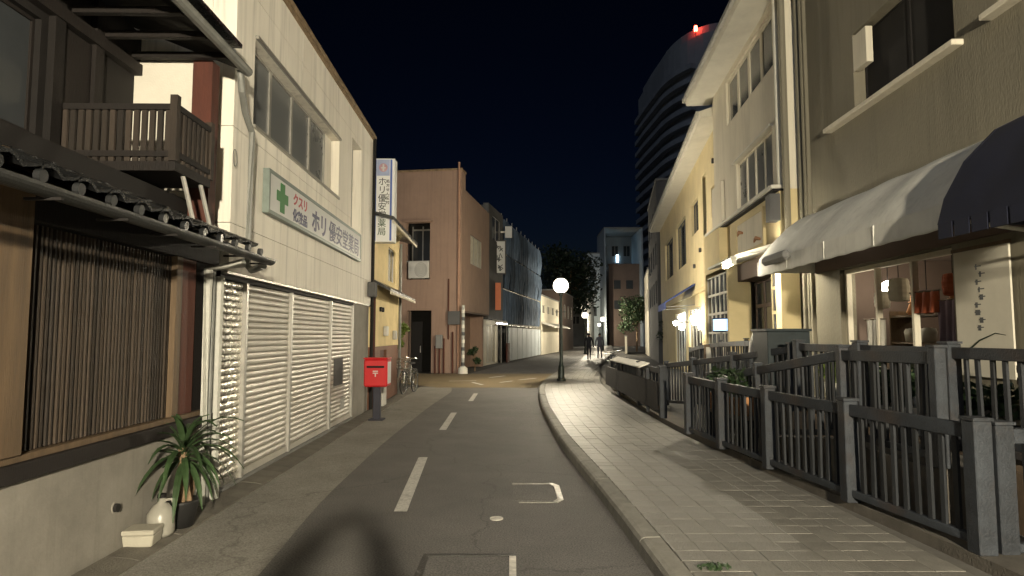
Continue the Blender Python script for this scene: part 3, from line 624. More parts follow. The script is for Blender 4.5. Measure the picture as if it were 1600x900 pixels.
# ------------------------------------------------------------------ bicycles
def bicycle(label, loc, rz, basket=True):
    t = thing('bicycle', label, 'bicycle', loc, rz, 'parked bicycles')
    for y in (-0.52, 0.52):
        w = MB().torus((0, y, 0.33), (1, 0, 0), 0.31, 0.02, 28, 6).build('tyre', M_tyre, t)
        sp = MB().torus((0, y, 0.33), (1, 0, 0), 0.285, 0.01, 24, 5)
        for k in range(12):
            a = k * math.pi / 6; sp.tube([(0, y, 0.33), (0, y + 0.28 * math.cos(a), 0.33 + 0.28 * math.sin(a))], 0.003, 4)
        sp.build('rim', M_chrome, t)
        MB().prism([(y + 0.37 * math.cos(R(a)), 0.33 + 0.36 * math.sin(R(a))) for a in range(20, 161, 14)] + [(y + 0.355 * math.cos(R(a)), 0.33 + 0.345 * math.sin(R(a))) for a in range(160, 19, -14)], 0, -0.025, 0.025).build('mudguard', M_chrome, t)
    f = MB()
    for a, b in (((0, -0.1, 0.3), (0, -0.2, 0.8)), ((0, -0.1, 0.3), (0, 0.36, 0.8)), ((0, -0.17, 0.6), (0, 0.36, 0.76)), ((0, -0.1, 0.3), (0.0, -0.52, 0.33)), ((0, -0.17, 0.62), (0, -0.52, 0.33)), ((0, 0.36, 0.95), (0, 0.52, 0.33))): f.tube([a, b], 0.016, 7)
    f.build('frame', M_chrome, t)
    MB().tube([(-0.28, 0.2, 1.0), (-0.24, 0.33, 1.02), (0, 0.36, 0.98), (0.24, 0.33, 1.02), (0.28, 0.2, 1.0)], 0.012, 6).build('handlebar', M_chrome, t)
    MB().prism([(-0.09, -0.33), (0.09, -0.33), (0.03, -0.08), (-0.03, -0.08)], 2, 0.83, 0.89).build('saddle', M_tyre, t, bevel=0.015)
    MB().tube([(-0.13, -0.1, 0.25), (0.13, -0.1, 0.35)], 0.012, 6).build('pedal', M_tyre, t)
    if basket:
        b = MB()
        for z in (0.75, 0.83, 0.91, 0.99): b.tube([(-0.16, 0.42, z), (0.16, 0.42, z), (0.16, 0.68, z), (-0.16, 0.68, z), (-0.16, 0.42, z)], 0.005, 4)
        for x, y in [(-0.16 + 0.08 * k, yy) for k in range(5) for yy in (0.42, 0.68)] + [(xx, 0.42 + 0.065 * k) for k in range(1, 4) for xx in (-0.16, 0.16)]: b.tube([(x, y, 0.73), (x, y, 1.0)], 0.004, 4)
        b.box(-0.16, 0.16, 0.42, 0.68, 0.72, 0.73); b.build('basket', M_chrome, t)
    MB().tube([(0.05, -0.5, 0.3), (0.14, -0.6, 0.0)], 0.008, 5).build('kickstand', M_chrome, t)
    return t
bicycle('bicycle with front basket parked by the yellow house, beside the shrub', (-2.95, 18.5, 0.006), R(172))
bicycle('second bicycle parked deeper against the yellow house wall', (-3.32, 19.6, 0), R(165))

# ------------------------------------------------------------------ salmon building
S = Side('salmon_building', 'salmon pink two-storey corner building with a dark doorway', 'building', (-2.28, 28.5), (0.155, 0.988))
# end wall faces the camera: built on its own empty frame turned a quarter
def endwall(z1, holes, m, name='end_wall'):
    mb = MB().wall(-5.2, 0.0, 0, z1, -0.25, 0.0, holes)
    mb.v = [(y, -x, z) for x, y, z in mb.v]      # along x, face towards the camera
    return S.build(mb, name, m)
endwall(9.15, [(-2.55, -1.45, 4.2, 6.8), (-2.5, -1.35, 0.0, 2.8)], M_salmon)
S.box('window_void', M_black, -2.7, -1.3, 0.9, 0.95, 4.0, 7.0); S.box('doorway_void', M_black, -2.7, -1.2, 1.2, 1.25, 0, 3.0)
for w_ in (-2.54, -2.05, -1.5): S.box('sash_bar', M_alu, w_, w_ + 0.05, 0.8, 0.86, 4.2, 6.75)
S.box('sash_bar', M_alu, -2.54, -1.45, 0.79, 0.87, 6.55, 6.62); S.box('sash_glass', M_glass, -2.5, -1.46, 0.82, 0.84, 4.2, 6.54)
for w_ in (-2.48, -1.42): S.box('door_frame', M_brownwall, w_, w_ + 0.06, 0.3, 0.4, 0, 2.75)
S.box('door_leaf', M_dark, -2.42, -1.9, 0.42, 0.47, 0.02, 2.3); S.box('door_pull', M_steel, -1.98, -1.95, 0.38, 0.42, 0.9, 1.2)
S.box('window_hood', M_salmon, -2.65, -1.35, -0.12, 0.0, 6.82, 6.9); S.box('balcony_rail', M_steel, -2.54, -1.46, 0.02, 0.06, 5.0, 5.05)
S.box('balcony_floor', M_greydk, -2.55, -1.45, 0.1, 0.9, 4.05, 4.19)
S.build(MB().wall(0.26, 0.8, 2.8, 9.15, -0.3, 0.0, ()), 'corner_wall', M_salmon)
S.build(MB().wall(0.803, 6.6, 2.8, 8.4, -0.3, 0.0, [(1.9, 4.6, 5.1, 6.5)]), 'front_wall', M_salmon)
S.window(1.9, 4.6, 5.1, 6.5, -0.03, 3, mat('pale_blind', (0.5, 0.47, 0.38), 0.7), M_alu, 0.08)  # panes in one plain pale colour
S.build(MB().wall(0.26, 6.6, 0, 2.78, -1.3, -1.0, [(2.2, 3.4, 0, 2.2)]), 'ground_floor_wall', M_salmon)
S.box('door', M_dark, -1.25, -1.18, 2.2, 3.4, 0, 2.2)
S.box('overhang_soffit', M_brownwall, -1.0, -0.01, 0.26, 6.58, 2.72, 2.79)
S.box('far_wall', M_salmon, -5.2, -0.31, 6.35, 6.6, 0, 8.4); S.box('roof', M_grey, -5.2, -0.31, 0.3, 6.3, 8.1, 8.2)
S.box('parapet_cap', M_cap, -5.2, 0.04, -0.04, 0.8, 9.153, 9.23)
S.build(MB().tube([(-0.1, -0.06, 0.0), (-0.1, -0.06, 9.5)], 0.05, 8), 'downpipe', mat('salmon_pipe', (0.36, 0.21, 0.14), 0.6))
S.build(MB().tube([(-0.55, -0.05, 1.5), (-0.55, -0.05, 4.2)], 0.03, 6), 'conduit', M_redwood)
S.box('meter_box', M_greydk, -0.55, 0.0, -0.2, -0.003, 2.15, 2.75, bevel=0.02)
for w in (-1.15, -0.95, -0.75, -0.35): S.build(MB().tube([(w, -0.06, 0.0), (w, -0.06, random.uniform(1.2, 1.9))], 0.04, 6), 'conduit', M_redwood)
S.box('gas_meter', M_grey, -1.1, -0.8, -0.2, -0.003, 1.1, 1.7, bevel=0.02)
def ac_unit(label, loc, rz):
    t = thing('ac_unit', label, 'air conditioner', loc, rz)
    MB().box(-0.42, 0.42, -0.15, 0.15, 0.03, 0.6).build('casing', M_acw, t, bevel=0.015)
    g = MB()
    for r_ in (0.07, 0.13, 0.19, 0.24): g.torus((0.1, -0.155, 0.31), (0, 1, 0), r_, 0.006, 20, 4)
    g.build('fan_grille', M_greydk, t)
    for x in (-0.3, 0.3): MB().box(x - 0.03, x + 0.03, -0.15, 0.15, 0, 0.03).build('foot', M_dark, t)
    return t
o = ac_unit('white air conditioner unit on the dark balcony of the salmon building', (-4.2, 28.95, 4.21), R(-9)); o.scale = (1.15, 1.15, 1.35)
t = thing('striped_pole', 'pale striped pole standing at the salmon building corner', 'pole', (-2.15, 28.2, 0))
MB().tube([(0, 0, 0), (0, 0, 3.0)], 0.07, 10).build('shaft', M_palepipe, t)
for k in range(8): MB().tube([(0, 0, 0.35 + k * 0.33), (0, 0, 0.5 + k * 0.33)], 0.075, 10).build('band', M_whitewall if k % 2 else M_greydk, t)
MB().lathe([(0.22, 0), (0.2, 0.25), (0.1, 0.32), (0, 0.32)], seg=12).build('footing', M_whitewall, t)
tree('corner_shrub', 'low dark green shrub at the foot of the salmon building recess', (-1.75, 30.3, 0), 1.25, (0.4, 0.45), M_leaf, 7, 70, 0.07, trunk=0.03)

# ------------------------------------------------------------------ dark narrow building, then scaffolded building (left, far)
BD = (0.187, 0.982)
Dk = Side('dark_narrow_building', 'narrow dark building between salmon wall and blue scaffold sheets', 'building', (-1.2, 36.0), BD)
Dk.build(MB().wall(-0.6, 3.4, 2.6, 9.1, -0.3, 0, [(0.4, 2.6, 7.2, 8.6)]), 'wall', M_greydk)
Dk.window(0.4, 2.6, 7.2, 8.6, -0.06, 2)
Dk.build(MB().wall(-0.6, 3.4, 0, 2.58, -0.6, -0.3, [(0.2, 3.0, 0.1, 2.3)]), 'shopfront', M_cream)
Dk.window(0.2, 3.0, 0.1, 2.3, -0.4, 3, mat('shop_blind', (0.5, 0.46, 0.36), 0.7), M_alu, 0.07)
Dk.box('roof', M_greydk, -6, -0.31, -0.6, 3.4, 8.9, 9.0); Dk.box('side_wall', M_greydk, -6, -0.31, -0.6, -0.4, 0, 9.0)
t = thing('vertical_shop_sign', 'white vertical sign with dark lettering beside the scaffold', 'sign', (-0.75, 37.6, 0))
MB().box(-0.38, 0.38, 0, 0.25, 5.3, 7.3).build('box', M_signw, t, bevel=0.01); MB().wall(-0.4, 0.4, 5.28, 7.32, 0, 0.03, [(-0.33, 0.33, 5.36, 7.24)]).build('frame', M_greydk, t).rotation_euler = (0, 0, R(-90))
for i in range(3):
    for q in range(6):
        cx_, cz_, an_, ln_ = random.uniform(-.13, .13), 5.68 + i * 0.6 + random.uniform(-.16, .16), random.choice((0, 90, 65, -40)), random.uniform(0.1, 0.2)
        put('brush_stroke', MB().box(-ln_, ln_, -0.004, 0.004, -0.022, 0.022).mesh('brush_stroke', M_ink), t, (cx_, -0.006 - q * 0.0006, cz_), (0, R(an_), 0))
t = thing('orange_sign', 'plain orange vertical sign under the white vertical sign', 'sign', (-0.95, 37.2, 0))
MB().box(-0.3, 0.3, 0, 0.2, 3.15, 4.75).build('box', M_orange, t, bevel=0.015); MB().box(-0.5, -0.3, 0.07, 0.12, 3.9, 4.0).build('bracket', M_steel, t)
t = thing('small_sign', 'small pale square sign above the white vertical sign', 'sign', (-0.2, 38.5, 0)); MB().box(-0.22, 0.2, 0, 0.12, 7.6, 8.3).build('plate', M_signw, t, bevel=0.01); MB().box(-0.5, -0.22, 0.03, 0.08, 7.9, 8.0).build('bracket', M_steel, t)
for i in range(5):
    u = 0.3 + i * 0.62
    p = Vector((-1.2, 36.0, 0)) + Vector((BD[0], BD[1], 0)) * u + Vector((0.33, 0, 0))
    t = thing('shop_spotlight', 'small lit spotlight in the row under the dark building sign', 'light', (p.x, p.y, 2.5), group='spotlights over the blind-covered shopfront')
    MB().lathe([(0.05, -0.12), (0.08, -0.1), (0.09, 0.0), (0.03, 0.06), (0, 0.06)], seg=10).build('housing', M_steel, t)
    MB().lathe([(0.0, -0.16), (0.06, -0.14), (0.06, -0.122), (0, -0.122)], seg=10).build('bulb', emat('spot_bulb', (1, 0.95, 0.85), 60), t)
    MB().tube([(0, 0, 0.05), (-0.3, 0, 0.08)], 0.012, 5).build('arm', M_steel, t)
Sf = Side('scaffolded_building', 'building wrapped in blue mesh sheets on scaffolding with white hoarding', 'building', (-0.55, 39.6), BD)
Sf.build(MB().wall(0, 15.8, 0, 9.0, -1.4, -1.1, [(1 + 3.2 * i, 2.8 + 3.2 * i, z, z + 1.6) for i in range(5) for z in (3.6, 6.4)]), 'wall', M_greydk)
Sf.box('side_wall', M_greydk, -7, -1.41, 0, 0.3, 0, 9.0); Sf.box('roof', M_greydk, -7, -1.41, 0.3, 15.8, 8.7, 8.8)
def tarp(seed):
    rnd = random.Random(seed); mb = MB(); nu, nz = 18, 8
    ph = rnd.uniform(0, 6)
    for th in (0, 0.012):
        for i in range(nu + 1):
            for j in range(nz + 1):
                u = i / nu * 1.72; z = j / nz * 2.1
                mb.v.append((0.13 * math.sin(u * 8 + ph + 0.9 * math.sin(z * 2 + ph)) * (0.4 + 0.6 * math.sin(math.pi * j / nz)) + rnd.uniform(-.02, .02) + th, u, z))
    k = (nu + 1) * (nz + 1)
    for i in range(nu):
        for j in range(nz):
            a = i * (nz + 1) + j; q = (a, a + nz + 1, a + nz + 2, a + 1); mb.f.append(q); mb.f.append(tuple(x + k for x in q)[::-1])
    return mb.mesh('mesh_sheet', M_tarp, smooth=True)
tms = [tarp(i) for i in range(4)]
for i in range(9):
    for j in range(3): put('mesh_sheet', tms[(i * 2 + j) % 4], Sf.root, (0.0 + random.uniform(-.05, .05), 0.02 + i * 1.76, 2.45 + j * 2.2))
for i in range(10):
    Sf.build(MB().tube([(-0.12, 0.0 + i * 1.76, 0), (-0.12, i * 1.76, 9.3)], 0.03, 6), 'scaffold_pole', M_steel)
    Sf.build(MB().tube([(-0.95, 0.0 + i * 1.76, 0), (-0.95, i * 1.76, 9.3)], 0.03, 6), 'scaffold_pole', M_steel)
for z in (2.42, 4.6, 6.8, 9.0):
    Sf.build(MB().tube([(-0.1, -0.1, z), (-0.1, 15.9, z)], 0.03, 6), 'scaffold_rail', M_steel); Sf.box('scaffold_deck', M_steel, -0.9, -0.15, 0, 15.8, z - 0.1, z - 0.05)
for i in range(14): Sf.box('hoarding_panel', M_hoard, -0.03 + 0.02 * (i % 2), 0.03 + 0.02 * (i % 2), 1.7 + i * 1.0, 2.68 + i * 1.0, 0.05, 2.2)
Sf.box('barrier', M_redwood, 0.05, 0.15, 0.7, 1.4, 0.0, 1.2)

# ------------------------------------------------------------------ street lamps
gl = bpy.data.meshes.new('globe'); bm = bmesh.new(); bmesh.ops.create_icosphere(bm, subdivisions=3, radius=0.27); bm.to_mesh(gl); bm.free()
for p in gl.polygons: p.use_smooth = True
gl.materials.append(M_globe)
bl = bpy.data.meshes.new('bulb'); bm = bmesh.new(); bmesh.ops.create_icosphere(bm, subdivisions=2, radius=0.08); bm.to_mesh(bl); bm.free()
bl.materials.append(M_bulb)
lm = {'post': MB().lathe([(0.16, 0), (0.16, 0.06), (0.12, 0.1), (0.1, 0.5), (0.075, 0.56), (0.06, 0.7), (0.05, 2.9), (0.07, 2.92), (0.07, 2.98), (0.03, 3.0), (0, 3.0)], seg=14).mesh('post', M_lamp, smooth=False),
      'collar': MB().lathe([(0.03, 2.98), (0.1, 3.02), (0.12, 3.06), (0.09, 3.065), (0, 3.065)], seg=14).mesh('collar', M_lamp),
      'cap': MB().lathe([(0.1, 3.512), (0.09, 3.55), (0.03, 3.59), (0.012, 3.66), (0, 3.67)], seg=14).mesh('cap', M_lamp)}
bl2 = bl.copy(); bl2.materials[0] = M_bulb2; bl2.transform(Matrix.Scale(1.8, 4))
def lamp(label, x, y, bulb=bl):
    t = thing('street_lamp', label, 'street lamp', (x, y, 0.12), group='globe street lamps along the sidewalk')
    for k, me in lm.items(): put(k, me, t)
    g_ = put('globe', gl, t, (0, 0, 3.27)); put('bulb', bulb, g_)
    MB().box(-0.2, 0.2, -0.012, 0.012, 2.35, 2.37).build('crossbar', M_lamp, t)
    return t
lamp('lit globe street lamp nearest in view on the sidewalk edge', 1.69, 22.1)
lamp('lit globe street lamp farther down, second along the sidewalk', 6.15, 54)
lamp('lit globe street lamp far down the bend, third along the sidewalk', 9.5, 67)
lamp('lit globe street lamp at the far end of the street', 13.6, 100)
lamp('lit globe street lamp behind the viewer on the sidewalk edge', 1.5, -6.4, bl2)

# ------------------------------------------------------------------ right side: near beige building
B1 = Side('beige_shop_building', 'beige rendered building with a pale awning over its shop window', 'building', (5.15, 4.0), (0.03, 1), True)
h1 = (3.35, 5.7, 5.15, 6.35); h2 = (0.4, 2.65, 5.2, 6.4); hs = (3.6, 6.4, 0.65, 2.72)
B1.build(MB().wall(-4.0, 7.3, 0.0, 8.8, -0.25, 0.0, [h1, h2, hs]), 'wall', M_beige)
B1.box('end_wall', M_beige, -6, -0.26, 7.05, 7.3, 0, 8.8); B1.box('rear_wall', M_beige, -6, -5.8, -4, 7.04, 0, 8.8); B1.box('roof', M_grey, -5.8, -0.26, -4, 7.04, 8.5, 8.6)
B1.box('parapet_cap', M_cream, -0.3, 0.06, -4, 7.32, 8.803, 8.9)
B1.box('window_ledge', M_cream, -0.02, 0.14, 3.2, 6.5, 5.03, 5.1, bevel=0.01); B1.box('window_ledge', M_cream, -0.02, 0.14, 0.3, 2.75, 5.08, 5.15, bevel=0.01)
B1.window(h1[0], h1[1], h1[2], h1[3], -0.18, 2, M_black, M_dark, 0.06); B1.window(h2[0], h2[1], h2[2], h2[3], -0.18, 2, M_black, M_dark, 0.06)
B1.box('curtain', M_terr, -0.35, -0.3, 5.2, 5.55, 5.3, 6.3); B1.box('blind_box', M_cream, -0.1, 0.0, 5.3, 5.69, 5.75, 6.3)
for u, r_ in ((7.42, 0.05), (7.62, 0.05)): B1.build(MB().tube([(0.04, u, 0.3), (0.04, u, 8.7)], r_, 8), 'downpipe', M_beige)
B1.box('pilaster', M_beige, -0.3, 0.06, 7.31, 7.38, 0, 8.75)
# awning (pale), ribs beneath
def canopy(prof, u0, u1, rib, sag, sign=1, th=0.012):
    mb = MB(); n = int((u1 - u0) / 0.09); k = len(prof)
    for t_ in (0, th):
        for i in range(n + 1):
            u = u0 + (u1 - u0) * i / n; g = math.sin(math.pi * ((u - u0) % rib) / rib) ** 2
            for j, (w, z) in enumerate(prof):
                f = math.sin(math.pi * j / (k - 1)); q = 0.006 * math.sin(u * 7 + j) * f
                mb.v.append((sign * (w - t_ - sag * 0.5 * g * f), u, z - t_ - sag * g * f + q + (0.005 * math.sin(u * 15) if j == k - 1 else 0)))
    m_ = (n + 1) * k
    for i in range(n):
        for j in range(k - 1):
            a = i * k + j; qd = (a, a + k, a + k + 1, a + 1); mb.f.append(qd); mb.f.append(tuple(x + m_ for x in qd)[::-1])
    return mb
aw = B1.build(canopy([(0.0, 3.8), (0.12, 3.78), (0.3, 3.69), (0.5, 3.55), (0.68, 3.38), (0.85, 3.19), (1.0, 3.0), (1.02, 2.93)], 2.1, 7.2, 1.275, 0.028), 'awning', M_canvas, smooth=True)
B1.build(canopy([(1.025, 2.93), (1.03, 2.85), (1.035, 2.78), (1.03, 2.7)], 2.1, 7.2, 0.64, 0.01), 'valance', M_canvas, aw, smooth=True)
for i in range(5): B1.box('awning_seam', M_canvas, 1.026, 1.04, 2.095 + i * 1.274, 2.11 + i * 1.274, 2.7, 2.94, aw)
for u in (2.1, 7.17): B1.build(MB().prism([(0.0, 3.75), (0.1, 3.73), (0.48, 3.5), (0.98, 2.93), (0.98, 2.75), (0.0, 2.75)], 1, u, u + 0.03), 'awning_side', M_canvas, aw)
for i in range(5): B1.build(MB().tube([(0.02, 2.3 + i * 1.18, 3.0), (0.97, 2.3 + i * 1.18, 2.9)], 0.015, 6), 'awning_arm', M_steel, aw)
B1.box('header', M_brownwall, 0.0, 0.05, 2.2, 7.2, 2.74, 2.98)
# shop interior
sr = B1.box('interior_back', M_brownwall, -2.6, -2.5, 3.3, 6.7, 0.5, 3.0); B1.box('interior_floor', M_deck, -2.5, -0.25, 3.3, 6.7, 0.55, 0.63)
B1.box('interior_ceiling', M_brownwall, -2.5, -0.25, 3.3, 6.7, 2.9, 3.0); B1.box('interior_side', M_brownwall, -2.5, -0.25, 3.2, 3.3, 0.5, 3.0); B1.box('interior_side', M_brownwall, -2.5, -0.25, 6.7, 6.8, 0.5, 3.0)
B1.window(3.6, 6.4, 0.65, 2.72, -0.1, 3, M_glass, M_tanwood, 0.07, name='shop_window') if False else None
fw = MB().wall(3.6, 6.4, 0.65, 2.72, -0.16, -0.08, [(3.67, 4.55, 0.7, 2.65), (4.6, 5.45, 0.7, 2.65), (5.5, 6.33, 0.7, 2.65)]); B1.build(fw, 'shop_window_frame', M_cream)

def place(B, u, w, z):   # local facade coordinates -> world
    m = B.root.matrix_basis; return m @ Vector((-w if B.m else w, u, z))
def pendant(label, p, r_, col, st):
    t = thing('pendant_lamp', label, 'lamp', p, group='lit lamps in the shop window')
    g = MB().lathe([(0.0, -r_), (r_ * 0.7, -r_ * 0.7), (r_, 0), (r_ * 0.7, r_ * 0.7), (r_ * 0.2, r_), (0, r_)], seg=14); g.build('globe', emat('pendant_%d' % st, col, st), t, smooth=True)
    MB().tube([(0, 0, r_), (0, 0, 0.5)], 0.008, 5).build('cord', M_dark, t)
    return t
pendant('bright lit globe lamp hanging in the shop window under the awning', place(B1, 6.0, -0.55, 2.4), 0.11, (1, 0.9, 0.7), 45)
pendant('small lit bulb hanging over the goods in the shop window', place(B1, 4.9, -1.0, 2.4), 0.05, (1, 0.8, 0.5), 60)
def shelf():
    t = thing('display_shelf', 'wooden display shelf with goods inside the awning shop window', 'shelf', place(B1, 4.9, -0.75, 0.63), B1.root.rotation_euler.z)
    for z in (0.5, 0.9, 1.3): MB().box(-0.2, 0.2, -1.1, 1.1, z, z + 0.03).build('board', M_tanwood, t)
    for y in (-1.1, 1.07): MB().box(-0.2, 0.2, y, y + 0.03, 0, 1.4).build('side', M_tanwood, t)
    return t
shelf()
vase = [MB().lathe(p, seg=14) for p in ([(0.06, 0), (0.1, 0.08), (0.09, 0.16), (0.04, 0.22), (0.05, 0.26), (0, 0.26)], [(0.1, 0), (0.12, 0.15), (0.1, 0.2), (0, 0.2)], [(0.05, 0), (0.09, 0.05), (0.03, 0.2), (0.035, 0.3), (0, 0.3)])]
vm = [('glazed', M_ceramic), ('matt', M_cloth_w), ('plain', M_terr)]
k = 0
for z, lv in ((1.16, 'lower'), (1.56, 'middle'), (1.96, 'top')):
    for i in range(5):
        nm, m = vm[(k * 2 + i) % 3]; k += 1
        p = place(B1, 4.0 + i * 0.43, -0.75 + random.uniform(-.05, .05), z)
        t = thing('vase', '%s %s vase, %s on the %s board of the shop window shelf' % (nm, {M_ceramic: 'green', M_cloth_w: 'white', M_terr: 'terracotta'}[m], ('first from the banner', 'second from the banner', 'in the middle', 'fourth from the banner', 'last from the banner')[i], lv), 'vase', p, group='vases on the shop window shelf')
        vase[(k * 2 + i - 2) % 3].build('body', m, t, smooth=True); MB().torus((0, 0, 0.2), (0, 0, 1), 0.05, 0.01, 14, 5).build('rim', m, t)
for (u, w, z, wd, hh, m, lb) in ((5.6, 0.28, 1.0, 0.5, 0.9, M_cloth_w, 'pale cloth hanging at the far end of the shop window'), (3.95, 0.3, 1.35, 0.42, 0.75, M_cloth_v, 'mauve cloth hanging near the paper banner'), (4.35, 0.27, 1.95, 0.55, 0.28, M_cloth_r, 'orange-red cloth draped across the shop window frame')):
    t = thing('hanging_cloth', lb, 'cloth', place(B1, u, -w + 0.16, z), B1.root.rotation_euler.z)
    mb = MB(); n = 16
    for th in (0, 0.01):
        for i in range(n + 1):
            for j in range(7): mb.v.append((0.035 * math.sin(i * 1.3 + j * 0.15) * (1.2 - j / 7) + th, -wd / 2 + wd * i / n, hh * j / 6))
    for th in (0, (n + 1) * 7):
        for i in range(n):
            for j in range(6): mb.f.append((th + i * 7 + j, th + (i + 1) * 7 + j, th + (i + 1) * 7 + j + 1, th + i * 7 + j + 1))
    mb.build('cloth', m, t, smooth=True); MB().tube([(0, -wd / 2 - 0.05, hh), (0, wd / 2 + 0.05, hh)], 0.012, 6).build('rod', M_tanwood, t)
for i, (u, z, r_, m, lb) in enumerate(((5.75, 2.2, 0.11, M_cloth_w, 'white paper lantern hanging nearest the bright globe lamp'), (5.3, 2.32, 0.14, M_paper, 'large cream paper lantern hanging mid window'), (4.65, 2.15, 0.1, M_cloth_v, 'mauve paper lantern hanging lower in the window'), (4.1, 2.3, 0.12, M_cloth_r, 'orange paper lantern hanging nearest the banner'))):
    t = thing('paper_lantern', lb, 'lantern', place(B1, u, -0.32, z), group='paper lanterns in the shop window')
    MB().lathe([(r_ * 0.5, -r_ * 1.2)] + [(r_ * (0.72 + 0.28 * math.cos(a * 0.26) + (0.04 if a % 2 else 0)), r_ * a * 0.28) for a in range(-4, 5)] + [(r_ * 0.5, r_ * 1.2), (0, r_ * 1.2)], seg=14).build('shade', m, t)
    MB().tube([(0, 0, r_ * 1.2), (0, 0, 2.9 - z)], 0.006, 5).build('cord', M_dark, t)
for i, (u, w, lb, m) in enumerate(((6.2, 0.25, 'pale potted flowers at the far jamb of the shop window', M_leafy), (4.75, 0.3, 'leafy potted plant below the middle of the shop window', M_leaf), (3.75, 0.3, 'potted plant at the banner side of the shop window', M_leaf))):
    t = thing('potted_plant', lb, 'plant', place(B1, u, w, 0.64)); MB().lathe([(0.1, 0), (0.14, 0.25), (0.15, 0.28), (0.12, 0.28), (0, 0.26)], seg=14).build('pot', M_cloth_w, t); cr = MB(); leaves(cr, (0, 0, 0.5), (0.2, 0.2, 0.26), 160, 0.06); cr.build('foliage', m, t)
pendant('second lit bulb deep inside the shop window', place(B1, 5.4, -1.6, 2.35), 0.06, (1, 0.85, 0.6), 61)
# paper banner with brush strokes and a painted branch
t = thing('paper_banner', 'large pale banner with brush marks and a branch beside the shop window', 'banner', place(B1, 3.08, 0.03, 0), B1.root.rotation_euler.z)
MB().box(-0.02, 0.0, -0.45, 0.42, 1.2, 2.62).build('sheet', M_paper, t)
MB().box(-0.035, -0.0, -0.47, 0.44, 2.62, 2.66).build('rod', M_tanwood, t)
for i in range(9):
    z = 2.42 - i * 0.085; y = random.uniform(-0.06, 0.06)
    MB().box(-0.023, -0.02, y - 0.05, y + 0.05, z, z + 0.012).build('brush_stroke', M_ink, t); MB().box(-0.0235, -0.02, y - 0.008 + random.uniform(-.03, .03), y + 0.006 + 0.03, z - 0.03, z + 0.03).build('brush_stroke', M_ink, t)
MB().tube([(-0.022, 0.3, 1.45), (-0.022, 0.05, 1.6), (-0.022, -0.2, 1.68), (-0.022, -0.35, 1.66)], [0.012, 0.01, 0.006, 0.003], 5).build('painted_branch', M_leafd, t)
# dark navy awning of the near bay
nv = thing('navy_awning', 'large dark navy rounded awning over the near shop bay', 'awning', (0, 0, 0))
mb = MB(); prof = [(0.0, 3.75), (0.3, 3.72), (0.65, 3.55), (0.95, 3.25), (1.15, 2.9), (1.22, 2.66)]
x0 = 5.1; poly = [(x0 - w, z) for w, z in prof] + [(x0 - w + 0.03, z - 0.02) for w, z in prof[::-1]]
mb = canopy([(w, z) for w, z in prof], 2.4, 5.75, 1.117, 0.05); mb.v = [(x0 - x, y, z) for x, y, z in mb.v]; mb.build('canopy', M_navycloth, nv, smooth=True)
MB().prism([(x0 - w, z) for w, z in prof] + [(x0, 2.66)], 1, 5.75, 5.78).build('canopy_end', M_navycloth, nv)
for i in range(16): MB().box(x0 - 1.235, x0 - 1.222, 2.42 + i * 0.21, 2.6 + i * 0.21, 2.52, 2.66).build('valance_flap', M_navycloth, nv)
for y in (2.6, 5.6): MB().tube([(x0, y, 2.5), (x0 - 1.2, y, 2.68)], 0.02, 6).build('arm', M_steel, nv)
# round speaker / lamp box under the awning edge
t = thing('wall_fixture', 'grey oblong fixture fixed to the awning front edge', 'fixture', place(B1, 6.2, 1.06, 2.88), B1.root.rotation_euler.z)
MB().box(-0.1, 0.02, -0.5, 0.5, -0.06, 0.1).build('housing', M_grey, t, bevel=0.05)

# ------------------------------------------------------------------ right side: cream building
B2 = Side('cream_house', 'cream three-storey house with deep eave and white lattice windows', 'house', (5.1, 11.6), (0.09, 1), True)
w1 = (0.9, 3.65, 4.6, 5.8); w2 = (0.7, 4.45, 7.0, 8.15)
B2.build(MB().wall(0.2, 6.0, 4.4, 8.35, -0.25, 0.0, [w1, w2]), 'wall', M_cream)
B2.build(MB().wall(0.2, 6.0, 3.32, 4.398, -0.25, 0.12, ()), 'lower_wall', M_creamy)
B2.box('end_wall', M_cream, -6, -0.26, 0.2, 0.4, 0, 8.3); B2.box('end_wall', M_cream, -6, -0.26, 5.8, 6.0, 0, 8.3)
B2.box('ledge', M_soffit, -0.1, 0.28, 0.15, 6.1, 4.4, 4.47, bevel=0.01); B2.box('ledge', M_dark, 0.0, 0.24, 0.17, 6.08, 4.36, 4.398)
B2.box('corner_pilaster', M_creamy, 0.12, 0.32, 4.2, 6.02, 3.3, 4.35); B2.box('corner_pilaster', M_cream, 0.0, 0.08, 4.9, 5.99, 4.48, 5.7)
B2.window(*w1[:2], *w1[2:], -0.06, 4, M_frost, M_cream, 0.1); B2.window(*w2[:2], *w2[2:], -0.06, 4, M_glass, M_cream, 0.16)
B2.box('window_sill', M_soffit, -0.05, 0.12, w1[0] - 0.1, w1[1] + 0.1, w1[2] - 0.06, w1[2] - 0.002); B2.box('window_head', M_soffit, -0.05, 0.08, w1[0] - 0.1, w1[1] + 0.1, w1[3] + 0.002, w1[3] + 0.05)
B2.build(MB().prism([(0.62, 8.3), (0.66, 8.42), (0.66, 8.52), (-3, 9.9), (-3, 9.75), (-0.2, 8.36), (0, 8.3)], 1, -0.3, 6.5), 'eave', M_soffit)
B2.box('gutter', M_palepipe, 0.665, 0.75, -0.3, 6.5, 8.38, 8.5, bevel=0.015)
B2.build(MB().prism([(-3, 9.95), (0.7, 8.53), (0.7, 8.57), (-3, 10.02)], 1, -0.32, 6.52), 'roof_sheet', M_tile)
B2.build(MB().tube([(0.07, 0.28, 0.3), (0.07, 0.28, 8.3)], 0.05, 8), 'downpipe', M_soffit); B2.build(MB().tube([(0.06, -0.05, 3.0), (0.06, -0.05, 8.5)], 0.06, 8), 'downpipe', M_beige)
